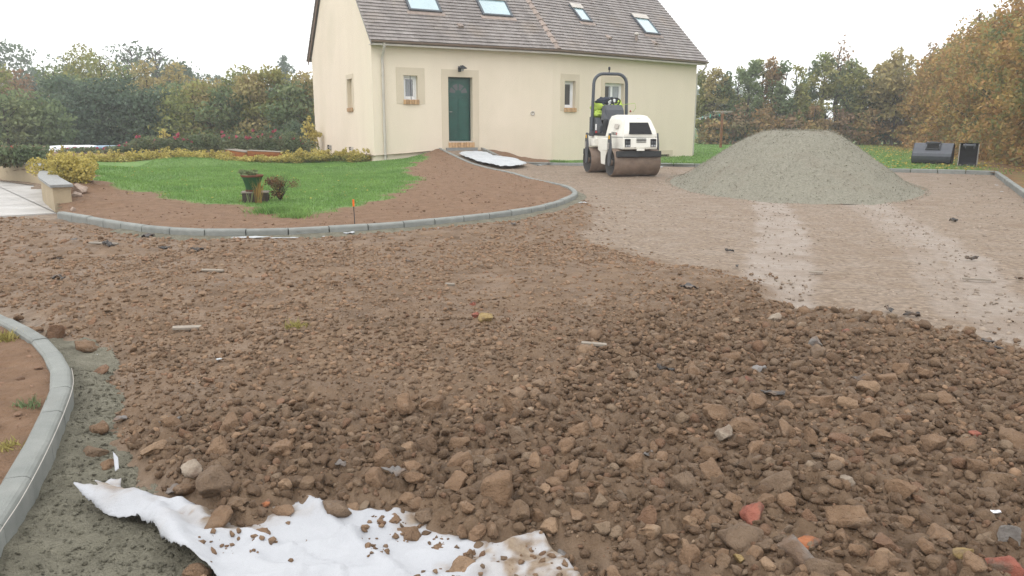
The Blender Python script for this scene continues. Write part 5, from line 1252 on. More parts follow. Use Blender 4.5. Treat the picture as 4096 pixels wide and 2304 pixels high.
# ================================================================== PLANTS
def leaf_cloud(blobs, n, size, seed, gap=0.0, gf=1.2, shell=.55, long=1.7, up=0.0):
    """leaf-sized faces through the volume of several ellipsoids, thinned by noise into clumps and gaps"""
    q = np.random.default_rng(seed); B = np.array(blobs, float); w = (B[:, 3] * B[:, 4] * B[:, 5]) ** .7; k = q.choice(len(B), int(n * 2.2) if gap else n, p=w / w.sum())
    m = len(k); D = q.normal(size=(m, 3)); D /= np.linalg.norm(D, axis=1)[:, None]; rad = 1 - shell * q.uniform(0, 1, m) ** 1.5; P = B[k, :3] + D * rad[:, None] * B[k, 3:6] * (1 + .25 * (vn3(D * 2.5 + k[:, None] * 3.1, seed) - .5))[:, None]
    if gap:
        keep = vn3(P * gf, seed + 5) + .35 * vn3(P * gf * 2.7, seed + 6) > gap * 1.35; P = P[keep][:n]; m = len(P)
    P[:, 2] = np.maximum(P[:, 2], .02)
    T = q.normal(size=(m, 3)); T[:, 2] += up; T /= np.linalg.norm(T, axis=1)[:, None]; U = np.cross(T, q.normal(size=(m, 3))); U /= np.linalg.norm(U, axis=1)[:, None] + 1e-9
    s = size * q.uniform(.6, 1.3, m)[:, None]
    V = np.stack([P - T * s * .5 * long, P + U * s * .5, P + T * s * .5 * long, P - U * s * .5], 1).reshape(-1, 3)
    return V, np.arange(m * 4).reshape(-1, 4)
def limbs(mb, base, top, r0, n, q, spread, zlo=.3):
    base, top = np.array(base, float), np.array(top, float); path = [base + (top - base) * t + np.array([q.normal(0, .04), q.normal(0, .04), 0]) * (t > 0) * np.linalg.norm(top - base) * .35 for t in np.linspace(0, 1, 6)]
    mb.tube(path, [r0 * (1 - .85 * t) for t in np.linspace(0, 1, 6)], 6, cap=False)
    for _ in range(n):
        t = q.uniform(zlo, .95); p = base + (top - base) * t; a = q.uniform(0, 6.28); L = spread * (1.15 - t) * q.uniform(.6, 1.2)
        d = np.array([math.cos(a), math.sin(a), q.uniform(.35, 1.2)]); e = p + d * L
        mb.tube([p, p + d * L * .5 + np.array([0, 0, L * .06]), e], [r0 * .4 * (1 - .6 * t), r0 * .25, r0 * .06], 4, cap=False)
        for _k in range(2):
            f_ = q.uniform(.4, .9); g = p + d * L * f_; d2 = d + q.normal(0, .6, 3); mb.tube([g, g + d2 * L * .45], [r0 * .12, r0 * .03], 3, cap=False)
def tree(name, x, y, h, w, leaf, n, size, label, group, seed, z0=0.1, gap=.3, low=.12, trunk='bark', cat='tree', shape='oval', nl=14, gf=1.0, dens_top=1.0, shell=.6):
    q = np.random.default_rng(seed); root = empty(name, (x, y, z0)); tag(root, label, cat, group)
    mb = MB(); limbs(mb, (x, y, z0 - .1), (x + q.normal(0, .1), y + q.normal(0, .1), z0 + h * .93), .035 * h ** .75 * (1.0 if h < 8 else 1.3), nl, q, w * .42, max(.15, low)); mb.build('trunk', trunk, root)
    blobs = []; nb = 10
    for i in range(nb):
        t = (i + .5) / nb; zz = z0 + h * (low + (1 - low) * t) * .96
        if shape == 'oval': ww = w * .5 * math.sin(math.pi * min(.97, .16 + .84 * t)) ** .6
        elif shape == 'column': ww = w * .5 * (1 - .4 * max(0, t - .7) / .3)
        elif shape == 'cone': ww = w * .5 * (1.05 - t) ** .8
        else: ww = w * .5 * math.sqrt(max(.05, 1 - (1.25 * t - .35) ** 2))
        for j in range(2 if ww > .5 else 1):
            a = q.uniform(0, 6.28); o = ww * .45; k = q.uniform(.55, .8)
            blobs.append((x + math.cos(a) * o, y + math.sin(a) * o, zz + q.normal(0, h * .03), ww * k, ww * k, h / nb * q.uniform(.8, 1.15)))
    V, F = leaf_cloud(blobs, n, size, seed + 1, gap, gf, shell); np_mesh('crown', V, F, leaf, root)
    return root

# tall hedge of hornbeams along the right-hand boundary
q = np.random.default_rng(61); hl = smooth_path([np.array([*p, 0]) for p in [(15.2, 17.2)] + hedge_line], 1.75)
hw = {'leaf_hedge': 'tall hornbeam in autumn leaf in the dense hedge beside the straight kerb'}
for i, p in enumerate(hl):
    mt = 'leaf_hedge'; hh = q.uniform(5.5, 6.4) - .4 * (i > len(hl) * .75); dist = math.hypot(p[0], p[1])
    tree('hornbeam', p[0] + q.normal(0, .15) + .5, p[1] + q.normal(0, .15), hh, q.uniform(3.2, 3.8), mt, int(7200 if dist < 40 else 5200), .06 + .0013 * dist, hw[mt], 'tall hedge beside the straight kerb', 600 + i, gap=.18, low=.0, shape='column', nl=10, gf=.9, shell=.5)
    # thin shoots above the clipped top
    if i % 2 == 0:
        tree('hornbeam_shoot', p[0] + .8, p[1] + .6, hh + q.uniform(.6, 1.3), 1.2, 'leaf_brown', 350, .09 + .001 * dist, 'thin brown shoot rising above the tall hedge', 'shoots above the tall hedge', 640 + i, gap=.3, low=.6, shape='oval', nl=10)

# loose row of slender trees behind the gravel pile
row = [(2800, 5.2, 2.2, 'leaf_olive', .42), (2845, 5.5, 2.2, 'leaf_gold', .4), (2890, 4.9, 2.4, 'leaf_green', .42), (2940, 5.2, 2.4, 'leaf_olive', .46), (2985, 5.6, 2.6, 'leaf_green', .46), (3030, 5.9, 2.6, 'leaf_olive', .46), (3075, 5.9, 2.2, 'leaf_rust', .44), (3120, 5.4, 2.6, 'leaf_green', .5),
       (3165, 5.7, 2.6, 'leaf_olive', .48), (3215, 5.9, 2.4, 'leaf_green', .48), (3275, 6.2, 2.6, 'leaf_olive', .46), (3335, 6.2, 2.8, 'leaf_green', .42), (3390, 6.0, 2.6, 'leaf_olive', .42), (3440, 5.2, 2.4, 'leaf_olive', .36), (3490, 4.9, 2.4, 'leaf_dark', .3), (3540, 4.9, 2.4, 'leaf_dark', .3)]
rl = {'leaf_olive': 'slender olive-leaved tree in the loose row behind the gravel pile', 'leaf_gold': 'slender golden tree beside the house in the loose row', 'leaf_green': 'slender green-leaved tree in the loose row behind the gravel pile', 'leaf_dark': 'slender dark-leaved tree in the loose row behind the gravel pile', 'leaf_rust': 'slender reddish-brown tree in the loose row behind the gravel pile'}
for i, (sx, h, w, mt, gp) in enumerate(row):
    p = A(sx, 560, 55 + q.uniform(-1.2, 1.2))
    tree('slender_tree', p[0], p[1], h, w, mt, 3000, .14, rl[mt], 'loose tree row behind the gravel pile', 700 + i, gap=gp + .01, low=.05, shape='dome', nl=24, gf=1.1, shell=.8)
    if i % 2 == 0:
        tree('brown_shrub', p[0] + .9, p[1] - 1.2, q.uniform(2.2, 3.2), 2.6, 'leaf_brown' if i % 4 else 'leaf_rust', 800, .15, 'brown-leaved shrub at the foot of the loose tree row', 'shrubs below the loose tree row', 740 + i, gap=.3, low=.02, cat='shrub', nl=6)
p = A(3330, 560, 56.5); tree('bare_tree', p[0], p[1], 7.3, 2.4, 'leaf_brown', 500, .14, 'tall thin russet tree standing out above the loose row', None, 790, gap=.35, low=.5, nl=24)
p = A(3545, 560, 53.0); tree('golden_tree', p[0] + .4, p[1], 6.2, 4.0, 'leaf_gold', 4200, .17, 'golden-orange tree where the tall hedge meets the loose row', None, 795, gap=.25, low=.35)

# trees and shrubs beyond the roses, on the left
lt = [(-60, 44, 4.6, 5.0, 'leaf_olive', 'broad olive shrub tree beyond the rose bed'), (90, 47, 4.2, 4.4, 'leaf_brown', 'brownish shrub tree beyond the rose bed'), (40, 36, 2.6, 4.2, 'leaf_green', 'low green shrub behind the rose bed and low wall'), (160, 37, 2.6, 3.0, 'leaf_green', 'rounded green shrub left of the plastic bales'), (240, 46, 4.6, 4.6, 'leaf_green', 'bright green leafy tree over the plastic bales'),
      (330, 52, 6.2, 5.5, 'leaf_olive', 'tall olive tree behind the plastic bales'), (430, 51, 6.0, 5.2, 'leaf_olive', 'round-headed olive tree behind the plastic bales'), (300, 43, 3.9, 4.0, 'leaf_dark', 'dark dense shrub right behind the white bale'), (400, 42, 3.6, 4.4, 'leaf_dark', 'dark dense shrub behind the middle of the bales'), (500, 42, 3.6, 4.2, 'leaf_dark', 'dark dense shrub behind the blue bale'),
      (545, 50, 5.0, 4.4, 'leaf_green', 'mid-green tree behind the blue bale'), (610, 47, 4.9, 3.6, 'leaf_gold', 'orange-yellow small tree between green ones'), (590, 41, 3.3, 3.6, 'leaf_dark', 'dark green clipped shrub below the orange tree'), (690, 43, 3.5, 4.0, 'leaf_green', 'green hedge shrub between orange and yellow ones'), (740, 46, 4.6, 3.4, 'leaf_gold', 'ochre-leaved tree above the green hedge'), (780, 41, 3.4, 3.6, 'leaf_olive', 'olive hedge shrub with ochre tips'),
      (850, 42, 3.6, 3.4, 'leaf_gold', 'yellowing hedge shrub beyond the pink roses'), (915, 41, 3.3, 3.6, 'leaf_green', 'dark olive hedge shrub beyond the pink roses'), (985, 42, 4.3, 3.6, 'leaf_olive', 'tall olive hedge shrub beyond the wooden boxes'), (1050, 41, 3.9, 3.2, 'leaf_gold', 'straw-coloured hedge shrub beyond the wooden boxes'), (1110, 41, 4.2, 3.4, 'leaf_olive', 'pointed olive hedge shrub near the conifer'),
      (1170, 40, 3.4, 3.0, 'leaf_green', 'green hedge shrub close to the house gable'), (1225, 41, 3.9, 2.8, 'leaf_gold', 'orange-leaved shrub touching the house gable'), (1285, 41, 3.6, 2.8, 'leaf_gold', 'orange-leaved shrub partly hidden behind the gable')]
for i, (sx, Y, h, w, mt, lab) in enumerate(lt):
    p = A(sx, 560, Y); tree('garden_tree' if h > 4 else 'hedge_shrub', p[0], p[1], h, w, mt, int(3600 if h > 3.5 else 2600), .13, lab, 'boundary planting beyond the roses', 800 + i, z0=.1, gap=.12, low=.0, shape='dome' if h > 4 else 'column', cat='tree' if h > 4 else 'shrub', nl=8, shell=.45, gf=.8)
far = [(20, 95, 11.2, 11, 'leaf_far', 'big hazy round tree behind the garden hedge'), (-120, 100, 11.5, 12, 'leaf_far', 'hazy spreading tree outside the rose bed corner'), (135, 90, 7.0, 7, 'leaf_far', 'lower hazy tree beside the big round one'), (720, 85, 7.8, 6.5, 'leaf_far', 'hazy grey-green tree below the bare branches'), (800, 110, 8.0, 7, 'leaf_far', 'small hazy tree beyond the ochre one'), (900, 120, 8.5, 7, 'leaf_far', 'hazy tree on the far ridge'), (960, 125, 8.6, 7, 'leaf_far', 'round hazy tree on the far ridge')]
for i, (sx, Y, h, w, mt, lab) in enumerate(far):
    p = A(sx, 560, Y); tree('distant_tree', p[0], p[1], h, w, mt, 4200, .3, lab, 'hazy trees beyond the hedge', 860 + i, z0=.3, gap=.2, low=.1, shape='dome', nl=10, gf=.5)
for i, (sx, Y, h, w, n, lab) in enumerate(((560, 80, 9.0, 9.5, 900, 'nearly bare spreading tree with scattered leaves'), (650, 82, 9.2, 9.0, 1100, 'leafier bare-branched tree beside the other'), (310, 84, 8.4, 7.5, 500, 'bare-branched tree above the olive one'))):
    p = A(sx, 560, Y); tree('bare_tree', p[0], p[1], h, w, 'leaf_far', n, .22, lab, None, 880 + i, z0=.3, gap=.25, low=.3, shape='dome', nl=46, shell=.5)
p = A(1149, 560, 112); q2 = np.random.default_rng(5)
cf = empty('conifer', (p[0], p[1], .3)); tag(cf, 'dark hazy conifer standing up beside the gable', 'tree')
mb = MB(); limbs(mb, (p[0], p[1], .2), (p[0], p[1], 10.2), .22, 30, q2, 2.0, .2); mb.build('trunk', 'bark', cf)
V, F = leaf_cloud([(p[0] + q2.normal(0, 1.4 * (1.1 - t)), p[1] + q2.normal(0, 1.2 * (1.1 - t)), .8 + 9.6 * t, 2.6 * (1.12 - t) ** .7, 2.4 * (1.12 - t) ** .7, .75) for t in np.linspace(0, 1, 22)], 5200, .26, 900, .3, .9); np_mesh('crown', V, F, 'leaf_dark', cf)
# the far wooded ridge reads as one mass
bl = []; q3 = np.random.default_rng(8)
for x in np.arange(-150, 60, 5.0):
    hgt = 8 + 3 * q3.uniform() + 1.5 * math.sin(x * .05); bl.append((x, 190 + q3.uniform(-10, 10), hgt * .5, 5, 4, hgt * .55))
V, F = leaf_cloud(bl, 26000, .7, 910, .1, .3, .4); V[:, 2] += .8
tag(np_mesh('wood', V, F, 'leaf_far'), 'distant wood along the misty ridge', 'wood', kind='stuff')

# golden euonymus: the row along the lawn and the big bush at the wall end
ed = [(345, 668), (400, 668), (455, 667), (510, 666), (565, 665), (620, 664), (680, 664), (740, 663), (800, 663), (860, 662), (920, 661), (980, 660), (1040, 659), (1100, 658), (1160, 657), (1220, 655), (1280, 652), (1345, 652), (1400, 654), (1440, 656)]
def euonymus(x, y, h, w, n, size, label, group, seed, z0):
    q = np.random.default_rng(seed); root = empty('euonymus_bush', (x, y, z0)); tag(root, label, 'bush', group)
    bl = [(x + q.normal(0, w * .22), y + q.normal(0, w * .16), z0 + h * q.uniform(.25, .7), w * .25, w * .2, h * .3) for _ in range(9)]
    bl += [(x + q.uniform(-w, w) * .42, y + q.normal(0, w * .12), z0 + h * q.uniform(.8, 1.02), w * .06, w * .06, h * .2) for _ in range(5)]
    V, F = leaf_cloud(bl, n, size, seed, .12, 6, .5, 1.4); np_mesh('foliage', V, F, 'leaf_yellow', root)
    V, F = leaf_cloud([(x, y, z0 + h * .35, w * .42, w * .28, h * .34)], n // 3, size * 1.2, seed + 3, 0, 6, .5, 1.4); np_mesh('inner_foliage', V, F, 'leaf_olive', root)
    mb = MB()
    for _ in range(6):
        a = q.uniform(0, 6.28); mb.tube([(x, y, z0 - .05), (x + math.cos(a) * w * .3, y + math.sin(a) * w * .2, z0 + h * .8)], [.012, .004], 4, cap=False)
    mb.build('stems', 'bark', root, kind='stuff')
for i, (sx, sy) in enumerate(ed):
    p = G(sx, sy, .1); euonymus(p[0], p[1] + .3, random.uniform(.36, .46) + (.08 if i in (4, 5, 6) else -.18 if i in (10, 11, 12, 13) else 0), 1.0 if i < 18 else .7, 1900, .042, 'golden variegated euonymus in the low row along the lawn', 'euonymus row along the lawn', 950 + i, .1)
for sx, sy, h, w, lab in ((262, 757, .62, .85, 'big golden euonymus bush spilling over the wall cap'), (215, 737, .62, .8, 'golden euonymus bush behind the wall cap, set further back'), (300, 728, .5, .7, 'golden euonymus between the wall end and the low row')):
    p = G(sx, sy, .2); euonymus(p[0], p[1] + .2, h, w, 2600, .04, lab, None, 980 + sx, .2)
# roses and perennials behind
rs = [(20, 640, .55), (70, 640, .6), (120, 640, .55), (560, 632, .6), (620, 630, .65), (680, 630, .7), (740, 630, .7), (800, 628, .7), (860, 626, .8), (920, 626, .85), (980, 624, .9), (1040, 622, .95), (1100, 622, .95), (1150, 622, .95), (1200, 622, .9), (420, 634, .26), (480, 634, .28), (350, 634, .24)]
for i, (sx, sy, h) in enumerate(rs):
    if sx < 200: p = G(sx, sy + 22, .42); z0 = .42
    else: p = A(sx, sy, 28.5); z0 = float(bed_z(np.array([p[0]]), np.array([p[1]]))[0])
    root = empty('rose_bush', (p[0], p[1], z0)); red = sx < 200
    tag(root, 'red rose bush growing above the low rendered wall' if red else 'pink rose bush behind the golden euonymus row', 'bush', 'red roses above the low wall' if red else 'pink roses behind the euonymus row')
    V, F = leaf_cloud([(p[0] + q.normal(0, .25), p[1] + q.normal(0, .2), z0 + h * q.uniform(.2, .75), .4, .3, h * .3) for _ in range(6)], 900, .055, 1000 + i, .2, 4, .6); np_mesh('foliage', V, F, 'leaf_rose', root)
    mb = MB()
    for _ in range(5): mb.tube([(p[0], p[1], z0 - .05), (p[0] + q.normal(0, .2), p[1] + q.normal(0, .15), z0 + h * .9)], [.012, .004], 4, cap=False)
    mb.build('stems', 'bark', root, kind='stuff')
    nb = 1 if red else int(q.integers(2, 5))
    V, F = leaf_cloud([(p[0] + q.normal(0, .33), p[1] - .15 + q.normal(0, .15), z0 + h * q.uniform(.55, 1.05), .05, .05, .045) for _ in range(nb)], nb * 16, .06, 1100 + i, 0, 1, .6, 1.0); np_mesh('blooms', V, F, 'bloom_red' if red else 'bloom_pink', root)['kind'] = 'stuff'
p = A(652, 600, 30); tree('young_shrub', p[0], p[1], .95, .7, 'leaf_yellow', 260, .06, 'pale green young shrub among the roses', None, 1201, z0=.3, gap=.1, low=.1, cat='shrub', nl=5)
p = A(1240, 590, 32); tree('yellow_shrub', p[0], p[1], 1.5, .9, 'leaf_yellow', 500, .08, 'bright yellow shrub at the rear corner of the gable', None, 1203, z0=.15, gap=.15, low=.2, cat='shrub', nl=6)
p = A(1195, 590, 34); tree('dark_shrub', p[0], p[1], 1.5, 1.8, 'leaf_dark', 1200, .08, 'dark green shrub next to the rear corner of the gable', None, 1205, z0=.15, gap=.1, low=.0, cat='shrub', nl=6)
p = A(1285, 590, 31.5)
# red geranium on the sill of the window behind the roller
p = W2(WIN3[1] - .05, -.16, WIN3[2] + .0)
root = empty('window_plant', tuple(p)); tag(root, 'dark red flowering plant at the window behind the road roller', 'plant')
MB().lathe([(.001, -.02), (.07, -.02), (.09, .12), (.08, .12), (.07, .1), (.001, .1)], p, n=14).build('pot', 'terracotta', root)
V, F = leaf_cloud([(p[0] + q.normal(0, .1), p[1] - .05, p[2] + .3 + q.normal(0, .12), .18, .12, .14) for _ in range(5)], 260, .06, 1210, .1, 5, .7); np_mesh('foliage', V, F, 'leaf_reddish', root)
V, F = leaf_cloud([(p[0] + q.normal(0, .18), p[1] - .1, p[2] + .35 + q.normal(0, .14), .04, .04, .04) for _ in range(9)], 90, .05, 1211, 0, 1, .6); np_mesh('blooms', V, F, 'bloom_red', root)['kind'] = 'stuff'

# grass: blades over the lawns
def blades(name, x, y, z, h, seed, mat='grass', wid=.01, parent=None, lean=.5):
    q = np.random.default_rng(seed); n = len(x); a = q.uniform(0, 6.28, n); hh = h * q.uniform(.5, 1.3, n); w = wid * q.uniform(.7, 1.4, n)
    dx, dy = np.cos(a), np.sin(a); lx, ly = q.normal(0, lean, n) * hh, q.normal(0, lean, n) * hh
    V = np.stack([np.stack([x - dx * w, y - dy * w, z], 1), np.stack([x + dx * w, y + dy * w, z], 1), np.stack([x + lx, y + ly, z + hh], 1)], 1).reshape(-1, 3)
    return np_mesh(name, V, np.arange(3 * n).reshape(-1, 3), mat, parent)
q = np.random.default_rng(71); x = q.uniform(-11, -1, 200000); y = q.uniform(10.5, 26.5, 200000)
d = sdist(x, y, lawnpoly) + (fbm(x * 2.5, y * 2.5, 91) - .5) * .9; ok = (d > -.05) & (sdist(x, y, garden) > .1) & (q.uniform(0, 1, len(x)) < .35 + .65 * sstep(0, .25, d)); x, y = x[ok], y[ok]
tag(blades('grass', x, y, bed_z(x, y) - .004, .042, 72, wid=.007), kind='stuff')
x = q.uniform(4, 32, 150000); y = q.uniform(21, 56, 150000)
hd = pdist(x, y, hedge_line); ok = (sdist(x, y, rlawn) > .12) & (q.uniform(0, 1, len(x)) < sstep(1.0, 4.0, hd) * np.clip(26 / y, .2, 1)) & ~(((np.stack([x, y], 1) - HC1) @ N2 > -.05) & ((np.stack([x, y], 1) - HC1) @ E2 < HL2 + .05)); x, y = x[ok], y[ok]
tag(blades('grass', x, y, np.full(len(x), .09), .06, 73, wid=.013), kind='stuff')
# grass growing along the kerb and the house foot
xx = []; 
for a_, b_ in ((rampR[-1], back[0]), (back[0], back[1]), (back[1], back[2])):
    t = q.uniform(0, 1, 900)[:, None]; xx.append(a_[None, :2] + (b_ - a_)[None, :2] * t + np.array([[0, 1]]) * q.uniform(.12, .5, (900, 1)))
xx = np.concatenate(xx); tag(blades('grass', xx[:, 0], xx[:, 1], np.full(len(xx), .09), .1, 74, wid=.012), kind='stuff')
# fallen leaves
fx_ = np.array([G(a_, b_, .13)[:2] for a_, b_ in zip(q.uniform(450, 1500, 90), q.uniform(685, 800, 90))]); fa = q.uniform(0, 6.28, 90); fs_ = q.uniform(.015, .03, 90); fz = bed_z(fx_[:, 0], fx_[:, 1]) + .035
fT = np.stack([np.cos(fa) * fs_, np.sin(fa) * fs_, fa * 0], 1); fU = np.stack([-np.sin(fa) * fs_ * .6, np.cos(fa) * fs_ * .6, fa * 0 + .006], 1); fP = np.stack([fx_[:, 0], fx_[:, 1], fz], 1)
tag(np_mesh('fallen_leaves', np.stack([fP - fT, fP + fU, fP + fT, fP - fU], 1).reshape(-1, 3), np.arange(360).reshape(-1, 4), 'leaf_fallen'), kind='stuff')
x = q.uniform(11, 30, 5000); y = q.uniform(21.5, 55, 5000); hd = pdist(x, y, hedge_line); ok = (sdist(x, y, rlawn) > .15) & (hd < 9) & (q.uniform(0, 1, len(x)) < sstep(9, 2, hd)); x, y = x[ok], y[ok]; n = len(x)
a = q.uniform(0, 6.28, n); s = q.uniform(.035, .065, n); T = np.stack([np.cos(a) * s, np.sin(a) * s, q.normal(0, .012, n)], 1); U = np.stack([-np.sin(a) * s * .7, np.cos(a) * s * .7, q.normal(0, .012, n)], 1); P = np.stack([x, y, np.full(n, .135)], 1)
tag(np_mesh('fallen_leaves', np.stack([P - T, P + U, P + T, P - U], 1).reshape(-1, 3), np.arange(4 * n).reshape(-1, 4), 'leaf_fallen'), kind='stuff')
def tuft(sx, sy, w, h, n, label, mat='grass', z=.12, name='grass_tuft', lean=.6, zf=None):
    p = G(sx, sy, z); q = np.random.default_rng(int(sx)); x = p[0] + q.normal(0, w * .3, n); y = p[1] + q.normal(0, w * .25, n)
    z_ = bed_z(x, y) if zf is None else np.full(n, zf)
    return tag(blades(name, x, y, z_ - .01, h, int(sx) + 7, mat, .006, lean=lean), label, 'grass tuft')
tuft(1115, 845, .55, .11, 1500, 'lush green grass tuft at the lawn edge below the flower pot'); tuft(1180, 862, .4, .08, 600, 'shorter green grass tuft next to the lush one')
tuft(120, 1620, .1, .045, 60, 'small green grass tuft on soil inside the near kerb', 'leaf_green', zf=.115); tuft(25, 1790, .12, .03, 200, 'yellow-green mossy tuft on soil inside the near kerb', 'dry_grass', zf=.115)
tuft(20, 1350, .16, .05, 130, 'dry grass patch on soil at the head of the near kerb', 'dry_grass', zf=.115); tuft(1185, 1302, .1, .05, 160, 'small mossy clump on the loose soil', 'dry_grass', zf=float(drive_z(np.array([G(1185, 1302, .1)[0]]), np.array([G(1185, 1302, .1)[1]]))[0])); tuft(1545, 655, .3, .12, 160, 'green weeds at the house corner')

# flower pot on its plinth, with iris leaves and a withered shrub
pb = G(1010, 808, .12); z0 = .12
pl_ = empty('plinth', tuple(pb)); tag(pl_, 'dark wooden plinth under the green flower pot', 'plinth')
MB().box((pb[0] + .02, pb[1] + .12, z0 + .07), (.4, .3, .15), .25).build('plinth_body', 'wood_dark', pl_, bevel=.006); MB().box((pb[0] + .02, pb[1] + .12, z0 + .155), (.43, .33, .018), .25).build('plinth_top', 'plank_grey', pl_)
pot = empty('flower_pot', (pb[0] - .02, pb[1] + .12, z0 + .165)); tag(pot, 'green tapered flower pot with terracotta rim on the lawn', 'flower pot'); c = (pb[0] - .02, pb[1] + .12, z0 + .165)
MB().lathe([(.001, 0), (.115, 0), (.12, .03)], c, n=28).build('pot_foot', 'terracotta', pot); MB().lathe([(.108, .03), (.125, .12), (.15, .2), (.168, .235)], c, n=28).build('pot_body', 'pot_green', pot)
MB().lathe([(.168, .235), (.18, .252), (.184, .268), (.172, .268), (.165, .25), (.001, .25)], c, n=28).build('pot_rim', 'terracotta', pot)
V, F = leaf_cloud([(c[0] + q.uniform(-.15, .15), c[1], c[2] + .3, .07, .06, .035) for _ in range(6)], 70, .07, 1301, 0, 1, .7); np_mesh('plant', V, F, 'leaf_green', pot)
def iris(sx, sy, n, h, mat, label, lean=.3):
    p = G(sx, sy, .12); mb = MB(); q = np.random.default_rng(int(sx) + 3)
    for _ in range(n):
        a = q.uniform(0, 6.28); d = np.array([math.cos(a), math.sin(a) * .4, 0]); hh = h * q.uniform(.6, 1.1); w = .013; l = lean * q.uniform(.2, 1.2) * hh; s_ = np.array([-d[1], d[0], 0]) * w + np.array([w * .6, 0, 0])
        B = np.array([p[0] + q.normal(0, .03), p[1] + q.normal(0, .02), .1]); M_ = B + d * l * .4 + np.array([0, 0, hh * .6]); T = B + d * l + np.array([0, 0, hh])
        mb.add([B - s_ * .6, B + s_ * .6, M_ + s_, M_ - s_, T], [(0, 1, 2, 3), (3, 2, 4)])
    return tag(mb.build('iris', mat), label, 'plant')
iris(1036, 812, 26, .42, 'leaf_iris', 'clump of orange-yellow iris leaves against the plinth', .35); iris(995, 812, 4, .28, 'leaf_green', 'grey-green iris leaves in front of the pot', .35); iris(960, 806, 8, .09, 'dry_grass', 'pale withered iris leaves lying beside the plinth', 2.2)
p = G(1122, 803, .12); root = empty('withered_shrub', tuple(p)); tag(root, 'withered reddish-brown shrub beside the flower pot', 'shrub'); mb = MB()
for _ in range(70):
    a = q.uniform(0, 6.28); e = p + np.array([math.cos(a) * q.uniform(.05, .3), math.sin(a) * q.uniform(.05, .22), q.uniform(.12, .44)]); mb.tube([p, (p + e) / 2 + np.array([0, 0, .05]), e], [.004, .003, .0015], 3, cap=False)
mb.build('twigs', 'bark', root, kind='stuff'); V, F = leaf_cloud([(p[0] + q.normal(0, .12), p[1] + q.normal(0, .1), p[2] + q.uniform(.1, .38), .11, .1, .08) for _ in range(12)], 1000, .02, 1320, .2, 8, .8); np_mesh('foliage', V, F, 'leaf_reddish', root)
V, F = leaf_cloud([(p[0] + q.normal(0, .1), p[1] - .1, p[2] + q.uniform(.03, .2), .06, .05, .04) for _ in range(6)], 50, .016, 1321, .1, 8, .8); np_mesh('dead_flowers', V, F, 'dry_grass', root)['kind'] = 'stuff'
# setting-out pin with its orange cap
p = G(1419, 896, .09); pin = empty('marker_pin', tuple(p)); tag(pin, 'thin black marker pin with an orange cap beside the curved kerb', 'marker pin')
MB().tube([p, p + np.array([-.006, 0, .3])], .006, 6).build('rod', 'dark_metal', pin); MB().tube([p + np.array([-.005, 0, .23]), p + np.array([-.007, 0, .32])], .013, 8).build('cap', 'orange_cap', pin)

